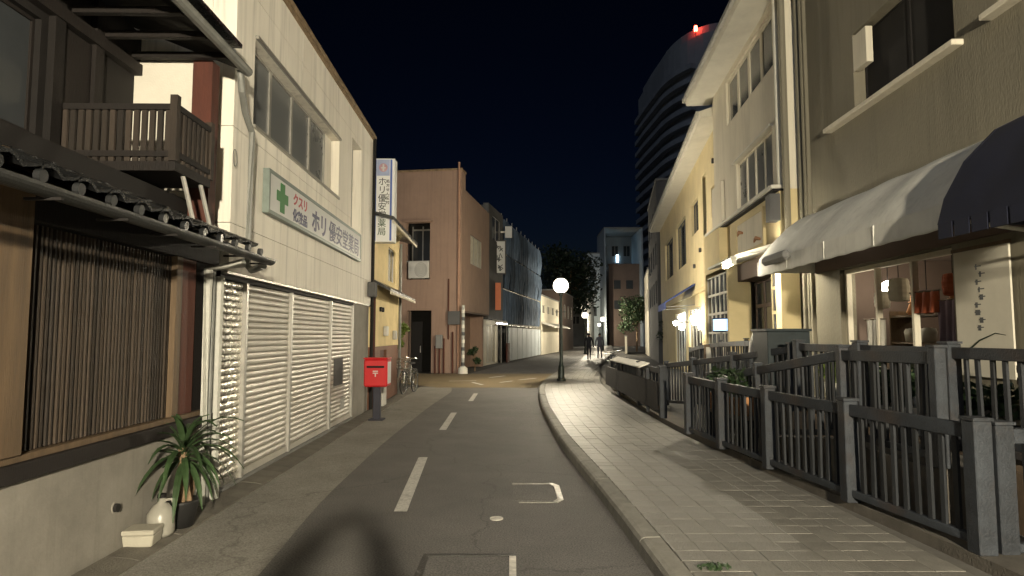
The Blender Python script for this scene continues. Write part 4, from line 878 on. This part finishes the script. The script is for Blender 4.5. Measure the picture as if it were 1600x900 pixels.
B2.box('bracket_box', M_greydk, 0.12, 0.3, 0.15, 0.45, 3.8, 4.3)
B2.box('signboard', M_cream, 0.122, 0.16, 1.1, 3.1, 3.5, 4.2); B2.build(MB().wall(1.05, 3.15, 3.45, 4.25, 0.122, 0.18, [(1.12, 3.08, 3.52, 4.18)]), 'signboard_frame', M_creamy)
for u, z in ((2.6, 3.95), (1.3, 3.62)): B2.build(MB().tube([(0.16, u, z), (0.16, u + 0.3, z + 0.06), (0.16, u + 0.45, z)], [0.03, 0.05, 0.02], 6), 'ornament', M_terr)
# ground floor: lattice bay and French doors
B2.box('shop_back', M_brownwall, -2.2, -2.1, 0.2, 6.0, 0.3, 3.3); B2.box('shop_floor', M_deck, -2.1, 0.3, 0.2, 6.1, 0.5, 0.6)
B2.box('post', M_creamy, -0.2, 0.32, 5.86, 6.02, 0.6, 3.3); B2.box('post', M_creamy, -0.2, 0.32, 3.42, 3.56, 0.6, 3.3); B2.box('post', M_creamy, -0.2, 0.14, 0.2, 0.5, 0.6, 3.3)
B2.window(3.57, 5.85, 0.75, 3.2, 0.28, 5, M_glass, M_soffit, 0.06, rows=5, name='lattice_window')
B2.window(0.52, 1.4, 0.65, 3.1, -0.05, 3, M_glass, M_creamy, 0.06, rows=5, name='lattice_door')
B2.window(1.42, 3.4, 0.65, 2.9, -0.3, 3, M_glass, M_brownwall, 0.08, rows=4, name='lattice_door')
B2.box('transom', M_brownwall, -0.3, 0.1, 1.42, 3.4, 2.92, 3.3)
B2.build(MB().prism([(0.12, 3.32), (0.95, 3.12), (0.95, 3.17), (0.12, 3.42)], 1, 0.3, 2.6), 'canopy', M_soffit)
t = thing('screen_sign', 'small glowing blue-white screen sign by the lattice doors', 'sign', place(B2, 4.0, 0.36, 1.75), R(-60))
MB().box(-0.25, 0.25, -0.03, 0.03, 0, 0.34).build('case', M_dark, t); MB().box(-0.22, 0.22, -0.036, -0.031, 0.03, 0.31).build('display', emat('screen_glow', (0.3, 0.55, 1.0), 2.2), t)
MB().box(-0.02, 0.02, -0.02, 0.02, -1.15, 0).build('stem', M_steel, t); MB().box(-0.15, 0.15, -0.12, 0.12, -1.16, -1.13).build('foot', M_steel, t)

t = thing('fill_tube_light', 'added fill light in tube form at the end of the cream house canopy', 'light', place(B2, 0.25, 1.05, 3.0), B2.root.rotation_euler.z)  # added lamp, brightens the white shop wall across the street
MB().tube([(0, -0.3, 0), (0, 0.3, 0)], 0.045, 10).build('tube', emat('fill_tube_glow', (1, 0.9, 0.7), 520), t)
MB().box(-0.07, 0.07, -0.34, 0.34, 0.05, 0.1).build('housing', M_soffit, t, bevel=0.01)
for y in (-0.32, 0.31): MB().box(-0.05, 0.05, y, y + 0.02, -0.05, 0.05).build('end_cap', M_soffit, t)
MB().tube([(0.03, 0, 0.1), (0.4, 0, 0.2), (1.0, 0.05, 0.3)], 0.015, 6).build('arm', M_steel, t)

# ------------------------------------------------------------------ right side: yellow long building
B3 = Side('yellow_long_building', 'long pale yellow building with a lit eave edge beyond the cream house', 'building', (5.95, 18.0), (0.145, 1), True)
hol = [(1.0, 1.6, 5.3, 6.2), (2.6, 3.3, 5.0, 7.0), (4.4, 6.2, 5.4, 6.6), (8.0, 11.5, 4.6, 6.6), (13, 17, 4.6, 6.6)]
M_yellow3 = mat('dull_yellow_mortar', (0.66, 0.56, 0.34), 0.9, 0.1, 1.2, 0.2, 40, streak=0.3)
B3.build(MB().wall(0, 20, 3.2, 7.9, -0.25, 0, hol), 'wall', M_yellow3)
for h in hol: B3.window(*h, -0.1, 1 if h[1] - h[0] < 1 else 3, M_glass, M_greydk, 0.06)
B3.build(MB().wall(0, 20, 0, 3.19, -0.25, -0.05, [(0.5, 3.5, 0.6, 2.7), (4.5, 8.0, 0.3, 2.7), (9, 13, 0.3, 2.7)]), 'ground_floor_wall', M_creamy)
B3.window(0.5, 3.5, 0.6, 2.7, -0.1, 4, M_glass, M_soffit, 0.06, rows=2); B3.window(4.5, 8, 0.3, 2.7, -0.1, 4, M_glass, M_soffit, 0.06); B3.window(9, 13, 0.3, 2.7, -0.1, 4, M_glass, M_soffit, 0.06)
B3.build(MB().prism([(0.55, 7.85), (0.6, 7.95), (0.6, 8.02), (-4, 9.5), (-4, 9.3), (0, 7.88)], 1, -0.3, 20.3), 'eave', M_soffit)
B3.box('gutter', M_palepipe, 0.602, 0.68, -0.3, 20.3, 7.92, 8.03)
B3.box('belt_course', M_creamy, 0.0, 0.06, 0, 20, 3.15, 3.3); B3.box('dark_cladding', M_brownwall, 0.0, 0.03, 7.0, 20, 3.35, 7.8) if False else None
for u, z in ((0.9, 6.9), (0.6, 5.0), (3.9, 4.6), (5.4, 4.2)): B3.build(MB().tube([(0.0, u, z), (0.08, u, z)], 0.08, 10), 'vent_cap', M_greydk)
B3.box('end_wall', M_yellow, -6, -0.26, 0, 0.2, 0, 7.9); B3.box('end_wall', M_yellow, -6, -0.26, 19.8, 20, 0, 7.9)
t = thing('shop_awning', 'navy blue shop awning on the yellow building farther along', 'awning', place(B3, 7.0, 0, 0), B3.root.rotation_euler.z)
MB().prism([(0.0, 3.6), (-1.1, 2.9), (-1.1, 2.65), (-1.07, 2.65), (-1.07, 2.87), (0.0, 3.52)], 1, -1.4, 1.6).build('canvas', mat('blue_canvas', (0.03, 0.05, 0.16), 0.8), t)
for u in (-1.35, 1.55): MB().tube([(0, u, 2.8), (-1.08, u, 2.72)], 0.015, 6).build('arm', M_steel, t)
for (u, w, z, r_, lb) in ((4.2, 0.25, 2.25, 0.13, 'round lit wall lamp on the yellow building near the cream house'), (7.4, 0.3, 2.0, 0.12, 'round lit wall lamp below the navy shop awning'), (9.6, 0.3, 2.2, 0.1, 'cool white lit wall lamp past the navy shop awning')):
    t = thing('wall_lamp', lb, 'lamp', place(B3, u, w, z)); cool = 'cool' in lb
    MB().lathe([(0, -r_), (r_ * 0.7, -r_ * 0.7), (r_, 0), (r_ * 0.7, r_ * 0.7), (0, r_)], seg=14).build('globe', emat('wall_globe_cool' if cool else 'wall_globe', (0.75, 0.88, 1) if cool else (1, 0.9, 0.68), 140), t, smooth=True)
    MB().tube([(0, 0, r_ * 0.9), (0.0, 0, r_ + 0.08), (w, 0, r_ + 0.08)], 0.015, 6).build('arm', M_dark, t)

# ------------------------------------------------------------------ fences, ramp and deck (right)
base = structure(strip(lambda y: walkx(y) + 0.06, lambda y: walkx(y) + 0.36, -6, 19, 0.2, 0.5).build('fence_plinth', M_base))
b2 = MB()
y = -6.0
while y < 19:
    a, b = walkx(y) + 0.06, walkx(y + 0.5) + 0.06
    b2.quad((a, y, 0.1), (b, y + 0.5, 0.1), (b, y + 0.5, 0.2), (a, y, 0.2)); y += 0.5
b2.build('plinth_face', M_base, base)
yard = structure(MB().quad((walkx(-6) + 0.3, -6, 0.13), (9, -6, 0.13), (11, 30, 0.13), (walkx(30) + 0.05, 30, 0.13), (walkx(19) + 0.05, 19, 0.13), (walkx(12) + 0.3, 12, 0.13), (walkx(6) + 0.3, 6, 0.13)).build('yard_paving', M_ground))
def railing(name, label, pts, h, post_every=None, pitch=0.13, ps=0.062, mid=None, group=None, posts=None, bar=True, rail=M_fence, barm=M_baluster):
    """pts: base points (x,y,z); posts at every point; rails and balusters between"""
    t = thing(name, label, 'fence', pts[0], group=group)
    P0 = Vector(pts[0]); q = [Vector(p) - P0 for p in pts]
    for p in q:
        MB().box(p.x - ps, p.x + ps, p.y - ps, p.y + ps, p.z, p.z + h + 0.04).build('post', rail, t, bevel=0.006)
        MB().box(p.x - ps - .008, p.x + ps + .008, p.y - ps - .008, p.y + ps + .008, p.z + h + 0.042, p.z + h + 0.062).build('post_cap', rail, t)
    bme = MB().box(-0.012, 0.012, -0.02, 0.02, 0.1, h - 0.08).mesh('baluster', barm)
    for a, b in zip(q, q[1:]):
        d = b - a; L = d.length; rz = math.atan2(d.y, d.x); el = math.asin(d.z / L)
        for z, th in ((h - 0.09, 0.1), (0.05, 0.06)):
            me = MB().box(ps, L - ps, -0.03, 0.03, 0, th).mesh('rail', rail, bevel=0.005)
            put('rail', me, t, a + Vector((0, 0, z)), (0, -el, rz))
        n = int((L - 2 * ps) / pitch)
        for k in range(1, n + 1):
            if not bar: break
            p = a + d * (ps + (L - 2 * ps) * k / (n + 1)) / L
            put('baluster', bme, t, p, (random.uniform(-.012, .012), random.uniform(-.012, .012), rz + R(90) + random.uniform(-.06, .06)))
    return t
railing('sidewalk_fence', 'long grey baluster fence along the sidewalk edge, nearest to the viewer', [(3.15, 4.4, 0.2), (2.98, 5.75, 0.2), (2.83, 7.15, 0.2), (2.72, 8.4, 0.2), (2.64, 9.65, 0.2)], 0.84)
railing('fence_return', 'short grey fence running back from the near end of the sidewalk fence', [(3.32, 4.43, 0.15), (4.3, 4.47, 0.15), (5.0, 4.5, 0.15)], 0.86)
railing('ramp_fence', 'grey fence descending along the ramp toward the bend', [(2.68, 11.5, 0.2), (2.7, 13.6, 0.2), (2.78, 16.0, 0.2), (2.86, 18.3, 0.2)], 0.86, pitch=0.16)
# deck
dk = thing('timber_deck', 'raised timber deck in front of the awning shop', 'deck', (0, 0, 0))
for i in range(26):
    x = 3.92 + 0.05 + i * 0.1
    if x > 5.0: break
    MB().box(x - 0.047, x + 0.047, -1.5, 9.0, 0.6, 0.64).build('plank', M_deck, dk)
MB().box(3.9, 3.93, -1.5, 9.0, 0.13, 0.598).build('fascia', M_deck, dk); MB().box(3.9, 5.0, 8.9, 8.95, 0.13, 0.59).build('fascia', M_deck, dk)
railing('deck_railing', 'grey railing on the raised deck before the awning shop window', [(3.95, 1.0, 0.64), (3.95, 2.6, 0.64), (3.95, 4.2, 0.64), (3.95, 5.8, 0.64), (3.95, 7.3, 0.64), (3.95, 8.85, 0.64)], 0.9, pitch=0.15)
rp = thing('ramp', 'sloping access ramp between the sidewalk fence and the deck', 'ramp', (0, 0, 0))
MB().prism([(6.4, 0.13), (6.4, 0.64), (9.9, 0.15), (9.9, 0.13)], 0, 3.22, 3.84).build('slab', M_base, rp)
MB().box(3.22, 3.84, 5.0, 6.397, 0.13, 0.638).build('landing', M_base, rp)
railing('ramp_handrail', 'grey steep handrail slanting down just behind the sidewalk fence', [(3.3, 5.0, 0.64), (3.28, 6.4, 0.62), (3.12, 8.2, 0.37), (2.98, 9.75, 0.16)], 0.88, pitch=0.18, ps=0.045)
railing('ramp_handrail', 'grey handrail slanting down from the deck corner toward the bend', [(3.95, 9.1, 0.6), (3.75, 10.9, 0.42), (3.55, 12.6, 0.27), (3.4, 14.2, 0.14)], 0.9, pitch=0.18, ps=0.045)
railing('landing_railing', 'pale grey railing on the terrace before the cream house', [(4.2, 9.9, 0.62), (4.45, 12.2, 0.6), (4.7, 14.5, 0.55), (5.0, 17.0, 0.45), (5.4, 19.5, 0.3)], 0.95, pitch=0.2, ps=0.035)
ter = structure(MB().prism([(4.15, 9.0), (5.2, 9.0), (6.0, 20), (5.45, 20), (4.85, 16)], 2, 0.13, 0.6).build('terrace', M_base))
t = thing('low_signboard', 'dark low signboard with a white cap between fence posts', 'signboard', (2.62, 11.55, 0.2), 0)
MB().box(-0.03, 0.03, 0.1, 6.3, 0.12, 0.62).build('panel', M_dark, t)
cp = MB().prism([(-0.1, 0.82), (0.1, 0.9), (0.1, 0.925), (-0.1, 0.845)], 1, 1.2, 5.0).build('cap', M_whitewall, t)
for y in (0.9, 4.3): MB().box(-0.03, 0.03, y, y + 0.06, 0.0, 0.83).build('leg', M_fence, t)

def planter(label, loc, rz, l, m, n=5, h=0.35):
    t = thing('planter', label, 'planter', loc, rz, 'planters on the deck and ramp')
    MB().prism([(-0.12, 0), (0.12, 0), (0.15, 0.24), (-0.15, 0.24)], 1, -l / 2, l / 2).build('trough', m, t, bevel=0.01)
    MB().box(-0.13, 0.13, -l / 2 + 0.02, l / 2 - 0.02, 0.225, 0.243).build('soil', M_soil, t)
    cr = MB()
    for i in range(n):
        y = -l / 2 + l * (i + 0.5) / n; leaves(cr, (0, y, 0.24 + h * 0.5), (0.14, 0.12, h * 0.55), 60, 0.06)
    cr.build('foliage', M_leaf, t)
    return t
t = thing('low_bench', 'low dark bench under the terracotta trough behind the sidewalk fence', 'bench', (3.0, 8.9, 0.13), R(4))
MB().box(-0.14, 0.14, -0.6, 0.6, 0.44, 0.48).build('seat', M_deck, t)
for y in (-0.5, 0.5): MB().box(-0.12, 0.12, y - 0.03, y + 0.03, 0, 0.44).build('leg', M_dark, t)
planter('terracotta planter trough on the bench behind the sidewalk fence', (3.0, 8.9, 0.612), R(4), 1.0, M_terr)
planter('pale planter trough at the far end of the deck railing', (4.25, 7.4, 0.64), 0, 0.9, M_cloth_w)
planter('pale planter trough in the middle of the deck railing', (4.25, 5.9, 0.64), 0, 0.9, M_cloth_w)
planter('dark planter trough on the terrace by the lattice doors', (4.7, 13.4, 0.6), R(-6), 1.0, M_greydk)
def table(label, loc, m=M_deck):
    t = thing('deck_table', label, 'table', loc, group='low tables on the deck')
    MB().box(-0.3, 0.3, -0.45, 0.45, 0.66, 0.7).build('top', m, t, bevel=0.008)
    for x in (-0.25, 0.25):
        for y in (-0.4, 0.4): MB().box(x - 0.02, x + 0.02, y - 0.02, y + 0.02, 0, 0.66).build('leg', M_dark, t)
table('dark timber table on the near part of the deck', (4.5, 4.4, 0.64))
def chair(label, loc, rz):
    t = thing('deck_chair', label, 'chair', loc, rz, 'dark chairs on the deck')
    MB().box(-0.22, 0.22, -0.22, 0.22, 0.42, 0.46).build('seat', M_deck, t, bevel=0.008)
    for z in (0.6, 0.7, 0.8): MB().box(-0.22, 0.22, 0.19, 0.215, z, z + 0.06).build('back_slat', M_deck, t)
    for x in (-0.19, 0.19):
        MB().box(x - 0.018, x + 0.018, -0.2, -0.165, 0, 0.418).build('leg', M_dark, t); MB().box(x - 0.018, x + 0.018, 0.165, 0.188, 0, 0.88).build('leg', M_dark, t)
chair('dark slatted chair at the timber table, on its near side', (4.45, 3.55, 0.64), R(180)); chair('dark slatted chair at the timber table, on its far side', (4.5, 5.25, 0.64), R(5)); chair('dark slatted chair below the shop window at the deck end', (4.7, 8.2, 0.64), R(-80))
t = thing('cabinet', 'dark teal steel cabinet at the head of the ramp', 'cabinet', (4.14, 9.9, 0.6)); MB().box(-0.32, 0.32, -0.3, 0.3, 0.08, 1.12).build('body', M_teal, t, bevel=0.01); MB().box(-0.34, 0.34, -0.32, 0.32, 1.122, 1.16).build('top', M_teal, t)
for x in (-0.25, 0.25): MB().box(x - .03, x + .03, -0.25, 0.25, 0, 0.08).build('foot', M_dark, t)
t = thing('covered_stool', 'pale cloth covered stand beside the teal cabinet', 'stand', (4.3, 11.0, 0.6)); MB().lathe([(0.26, 0), (0.24, 0.3), (0.26, 0.6), (0.22, 0.95), (0.17, 1.1), (0.05, 1.16), (0, 1.16)], seg=14).build('cover', M_cloth_w, t, smooth=True)
MB().lathe([(0.1, -0.0), (0.1, 0.02), (0, 0.02)], seg=10).build('base', M_dark, t)
def aframe(label, loc, rz):
    t = thing('menu_board', label, 'signboard', loc, rz)
    for s_ in (-1, 1):
        f = MB().wall(-0.28, 0.28, 0.0, 0.9, -0.015, 0.015, [(-0.23, 0.23, 0.15, 0.84)]).build('frame', M_tanwood, t); f.rotation_euler = (0, s_ * -0.16, 0); f.location = (s_ * 0.15, 0, 0)
        p = MB().box(-0.006, 0.006, -0.235, 0.235, 0.145, 0.845).build('panel', M_dark if s_ > 0 else M_paper, t); p.rotation_euler = (0, s_ * -0.16, 0); p.location = (s_ * 0.15, 0, 0)
aframe('folding menu board standing on the terrace before the cream house', (4.95, 15.6, 0.55), R(75))
bicycle('bicycle with chrome parts parked beyond the sidewalk fence end', (3.1, 20.3, 0.13), R(-8)); bicycle('bicycle standing farthest along beside the yellow building', (3.6, 22.6, 0.13), R(-14), False)

# ------------------------------------------------------------------ far buildings, tower, trees
def block(name, label, origin, d, L, depth, h, m, mirror, rows, cols, pane=M_glass, z0=3.4, roof=M_grey, wfrac=0.55):
    B = Side(name, label, 'building', origin, d, mirror); holes = []
    for i in range(cols):
        for j in range(rows):
            u = L * (i + 0.5) / cols; ww = L / cols * wfrac / 2; zz = z0 + (h - z0 - 0.6) * j / max(1, rows); hh = (h - z0 - 0.6) / max(1, rows) * 0.6
            holes.append((u - ww, u + ww, zz + 0.3, zz + 0.3 + hh))
    B.build(MB().wall(0, L, 0, h, -0.25, 0, holes), 'wall', m)
    for q in holes: B.window(*q, -0.08, 2, pane, M_alu, 0.07)
    mb = MB().wall(-depth, -0.26, 0, h - 0.01, -0.25, 0.0, ()); mb.v = [(y, -x, z) for x, y, z in mb.v]; B.build(mb, 'end_wall', m)
    B.box('far_wall', m, -depth, -0.26, L - 0.25, L, 0, h - 0.01); B.box('roof', roof, -depth, 0.05, -0.05, L + 0.05, h + 0.003, h + 0.12)
    return B
b = block('low_shop_row', 'low pale shop row past the scaffold on the outer side of the bend', (2.55, 56), (0.2, 0.98), 12, 8, 5.2, M_cream, False, 1, 4); b.build(MB().prism([(0.0, 2.9), (1.2, 2.5), (1.2, 2.4), (0, 2.75)], 1, 0.3, 11.7), 'canopy', M_canvas)
block('far_shop', 'brown far shop with dim upper windows past the low shop row', (5.1, 69), (0.2, 0.98), 14, 8, 6.6, M_brownwall, False, 1, 4)
block('grey_end_building', 'grey building closing the street behind the farthest lamp', (5.6, 112), (0.95, -0.25), 9, 10, 8.5, M_grey, True, 2, 4)
block('grey_tall_house', 'tall dark grey house beyond the yellow building', (8.95, 39.2), (0.16, 0.987), 10, 8, 11.3, M_greydk, True, 3, 4)
block('small_pale_house', 'small pale house next along after the tall grey house', (10.9, 51), (0.17, 0.985), 9, 8, 7.0, M_cream, True, 1, 3)
b = block('pale_blue_tower_block', 'pale blue-white block with lit windows rising over the street end', (15.0, 112), (1, -0.02), 6.2, 10, 19.0, mat('dim_blue_wall', (0.3, 0.35, 0.39), 0.9, 0.1, 0.5, 0.1, streak=0.3), True, 4, 3, z0=6)
t = thing('brown_block', 'brown windowless block in front of the pale blue block', 'building', (18.2, 104, 0)); MB().box(-2.4, 2.7, 0, 6, 0, 13.2).build('wall', M_brownwall, t); MB().box(-2.5, 2.8, -0.1, 6.1, 13.203, 13.4).build('parapet', M_brownwall, t)
for x, z in ((-1.6, 6), (0.4, 6), (-1.6, 9.3), (0.4, 9.3)): MB().box(x, x + 1.1, -0.06, -0.003, z, z + 1.4).build('window', M_glass, t)
t = thing('slim_blue_block', 'slim bluish block left of the pale blue block', 'building', (14.0, 108, 0)); MB().box(-1.2, 0.9, 0, 6, 0, 15.6).build('wall', M_bluewall, t); MB().box(-1.25, 0.95, -0.05, 6.05, 15.603, 15.75).build('parapet', M_grey, t)
for z in (5, 8, 11): MB().box(-0.7, 0.3, -0.06, -0.003, z, z + 1.4).build('window', M_glass, t)
for (x, z, y, lb) in ((15.6, 13.9, 107.3, 'blue-white lit strip on the block edge, lower one'), (15.5, 17.0, 107.3, 'blue-white lit strip on the block edge, upper one'), (18.5, 15.2, 111.6, 'blue-white lit strip high on the pale block face')):
    t = thing('lit_strip', lb, 'light', (x, y, z)); MB().box(-0.2, 0.2, -0.06, 0.1, -0.65, 0.65).build('diffuser', emat('cold_tube', (0.6, 0.85, 1), 9), t, bevel=0.03); MB().box(-0.25, 0.25, 0.1, 0.5, -0.7, 0.7).build('case', M_steel, t)
# rounded high-rise
tw = thing('high_rise', 'dark high-rise with rounded corner and banded balconies under a red light', 'building', (0, 0, 0))
foot = [(34.0, 168), (34.2, 158)] + [(34.9 + 9.5 - 9.5 * math.cos(R(a)), 146 - 18 * math.sin(R(a))) for a in range(0, 91, 9)] + [(62, 126), (62, 168)]
MB().prism(foot, 2, 0, 65).build('shaft', M_tower, tw)
cx, cy = sum(p[0] for p in foot) / len(foot), sum(p[1] for p in foot) / len(foot)
for k in range(19):
    z = 4 + k * 3.0
    ring = foot[0:9]; outp = [(p[0] - 1.2, p[1] - 0.5) for p in ring]
    MB().prism(outp + ring[::-1], 2, z, z + 1.1).build('balcony_band', mat('tower_band', (0.24, 0.26, 0.295), 0.9, scale=0.3, bump=0), tw)
MB().prism([(cx + (p[0] - cx) * 0.9, cy + (p[1] - cy) * 0.9) for p in foot], 2, 65.003, 67).build('roof_storey', M_tower, tw)
t = thing('warning_light', 'red aircraft warning light on top of the high-rise', 'light', (38.9, 131.0, 65)); MB().tube([(0, 0, 0), (0, 0, 1.0)], 0.12, 8).build('mast', M_greydk, t)
MB().lathe([(0.35, 1.0), (0.4, 1.5), (0.3, 2.1), (0, 2.2)], seg=12).build('beacon', emat('red_beacon', (1, 0.06, 0.03), 40), t)
tree('round_tree', 'large dark round tree standing at the far end of the street', (8.6, 96, 0), 16.0, (5.2, 5.6), M_leafd, 40, 170, 0.3, trunk=0.35)
tree('lit_tree', 'yellow-green tree lit by the far street lamps beside pale house', (13.2, 68, 0), 6.4, (2.3, 2.5), M_leaf, 24, 170, 0.13, trunk=0.12)
tree('dark_tree', 'dark tree in the gap beside the tall grey house', (9.4, 37.6, 0), 3.4, (0.9, 1.2), M_leafd, 10, 120, 0.09, trunk=0.06)
t = thing('garden_wall', 'low pale wall under the lit tree', 'wall', (11.0, 62, 0), R(-10)); MB().box(-0.1, 0.1, -2.5, 6, 0, 1.6).build('body', M_cream, t); MB().box(-0.15, 0.15, -2.55, 6.05, 1.603, 1.7).build('coping', M_grey, t)
# utility cable brackets and overhead wires would be unseen in the dark sky; grass tuft at the kerb
t = thing('grass_tuft', 'small tuft of weeds at the near kerb joint', 'weeds', (1.33, 4.33, 0.12)); cr = MB(); leaves(cr, (0, 0, 0.02), (0.11, 0.04, 0.02), 90, 0.018); cr.build('blades', M_leaf, t)

# ------------------------------------------------------------------ people
def person(name, label, loc, rz, nodes, edges, mats, head, extra=None):
    t = thing(name, label, 'person', loc, rz)
    me = bpy.data.meshes.new('body'); keys = list(nodes); me.from_pydata([nodes[k][0] for k in keys], [(keys.index(a), keys.index(b)) for a, b in edges], [])
    o = bpy.data.objects.new('body', me); C.objects.link(o); o.parent = t
    sk = o.modifiers.new('skin', 'SKIN'); o.modifiers.new('sub', 'SUBSURF').levels = 2; o.modifiers[-1].render_levels = 2
    for i, k in enumerate(keys):
        me.skin_vertices[0].data[i].radius = (nodes[k][1], nodes[k][1] * (nodes[k][2] if len(nodes[k]) > 2 else 1)); me.skin_vertices[0].data[i].use_root = (k == 'pelvis')
    me.materials.append(mats)
    hc = Vector(head[0]); hr = head[1]
    h = MB(); h.lathe([(0.0, -1.15 * hr), (0.45 * hr, -1.1 * hr), (0.75 * hr, -0.7 * hr), (0.88 * hr, 0.0), (0.85 * hr, 0.5 * hr), (0.55 * hr, 0.95 * hr), (0, 1.1 * hr)], seg=14)
    ho = h.build('head', M_skin, t, smooth=True); ho.location = hc
    fy = head[2]
    MB().prism([(-0.1 * hr, 0.1 * hr), (0.1 * hr, 0.1 * hr), (0.14 * hr, -0.3 * hr), (-0.14 * hr, -0.3 * hr)], 1, 0.8 * hr * fy, 1.08 * hr * fy).build('nose', M_skin, ho)
    hm = MB(); hm.lathe([(0.93 * hr, -0.25 * hr), (0.97 * hr, 0.1 * hr), (0.92 * hr, 0.6 * hr), (0.6 * hr, 1.05 * hr), (0, 1.18 * hr)], seg=14)
    ha = hm.build('hair', M_hair, t, smooth=True); ha.location = hc + Vector((0, -0.12 * hr * fy, 0.05 * hr))
    return t, o
def walker(name, label, loc, rz, m, stride=0.22):
    n = {'pelvis': ((0, 0, 0.92), 0.13), 'waist': ((0, 0, 1.08), 0.13), 'chest': ((0, 0.01, 1.3), 0.16), 'neck': ((0, 0.01, 1.47), 0.06), 'skull': ((0, 0.01, 1.56), 0.05)}
    e = [('pelvis', 'waist'), ('waist', 'chest'), ('chest', 'neck'), ('neck', 'skull')]
    for s_, q in ((-1, 1), (1, -1)):
        k = 'l' if s_ < 0 else 'r'
        n.update({k + 'hip': ((s_ * 0.1, 0, 0.86), 0.095), k + 'knee': ((s_ * 0.1, q * stride * 0.55 + 0.04, 0.48), 0.065), k + 'ank': ((s_ * 0.1, q * stride, 0.08), 0.045), k + 'toe': ((s_ * 0.11, q * stride + 0.17, 0.04), 0.035),
                  k + 'sh': ((s_ * 0.19, 0, 1.4), 0.065), k + 'elb': ((s_ * 0.25, -q * 0.09, 1.13), 0.048), k + 'wri': ((s_ * 0.26, -q * 0.12 + 0.08, 0.9), 0.034), k + 'hand': ((s_ * 0.26, -q * 0.12 + 0.11, 0.8), 0.03)})
        e += [('pelvis', k + 'hip'), (k + 'hip', k + 'knee'), (k + 'knee', k + 'ank'), (k + 'ank', k + 'toe'), ('chest', k + 'sh'), (k + 'sh', k + 'elb'), (k + 'elb', k + 'wri'), (k + 'wri', k + 'hand')]
    return person(name, label, loc, rz, n, e, m, ((0, 0.03, 1.6), 0.105, 1))
walker('person', 'person in dark clothes walking away in the middle of the bright sidewalk', (4.98, 41.6, 0.12), R(-14), M_cloth_d)
walker('person', 'person in dark clothes walking close to the shop side of the sidewalk', (5.95, 43.6, 0.12), R(-14), mat('dusky_clothes', (0.1, 0.1, 0.12), 0.9), -0.2)
# the photographer, standing with both arms raised to hold the phone; only the shadow falls into view
n = {'pelvis': ((-0.08, -0.42, 0.74), 0.12), 'waist': ((-0.08, -0.41, 0.86), 0.12), 'chest': ((-0.08, -0.4, 1.04), 0.15), 'neck': ((-0.08, -0.38, 1.18), 0.05), 'skull': ((-0.08, -0.38, 1.24), 0.05)}
e = [('pelvis', 'waist'), ('waist', 'chest'), ('chest', 'neck'), ('neck', 'skull')]
for s_ in (-1, 1):
    k = 'l' if s_ < 0 else 'r'
    n.update({k + 'hip': ((-0.08 + s_ * 0.09, -0.42, 0.7), 0.09), k + 'knee': ((-0.08 + s_ * 0.11, -0.38, 0.39), 0.06), k + 'ank': ((-0.08 + s_ * 0.12, -0.44, 0.07), 0.042), k + 'toe': ((-0.08 + s_ * 0.14, -0.3, 0.035), 0.034),
              k + 'sh': ((-0.08 + s_ * 0.19, -0.4, 1.12), 0.11), k + 'elb': ((-0.06 + s_ * 0.235, -0.28, 1.36), 0.1), k + 'wri': ((-0.03 + s_ * 0.16, -0.12, 1.55), 0.085), k + 'hand': ((s_ * 0.09, -0.085, 1.62), 0.03)})
    e += [('pelvis', k + 'hip'), (k + 'hip', k + 'knee'), (k + 'knee', k + 'ank'), (k + 'ank', k + 'toe'), ('chest', k + 'sh'), (k + 'sh', k + 'elb'), (k + 'elb', k + 'wri'), (k + 'wri', k + 'hand')]
    for f in range(4):
        a = (s_ * (0.085 - 0.004 * f), -0.06, 1.612 + 0.016 * f); b = (s_ * (0.06 - 0.004 * f), -0.045, 1.612 + 0.018 * f)
        n[k + 'f%d' % f] = (a, 0.008); n[k + 'g%d' % f] = (b, 0.007); e += [(k + 'hand', k + 'f%d' % f), (k + 'f%d' % f, k + 'g%d' % f)]
    n[k + 'th'] = ((s_ * 0.07, -0.11, 1.6), 0.009); e.append((k + 'hand', k + 'th'))
person('person', 'photographer raising a phone overhead whose shadow falls on the road', (0, 0, 0.0), 0, n, e, M_cloth_d, ((-0.08, -0.37, 1.29), 0.105, 1))
t = thing('phone', 'phone held up in both hands of the photographer', 'phone', (0, -0.07, 1.61)); MB().box(-0.08, 0.08, -0.004, 0.004, 0, 0.078).build('body', M_dark, t, bevel=0.002); MB().box(-0.076, 0.076, -0.0055, -0.0042, 0.004, 0.074).build('screen', M_glass, t)
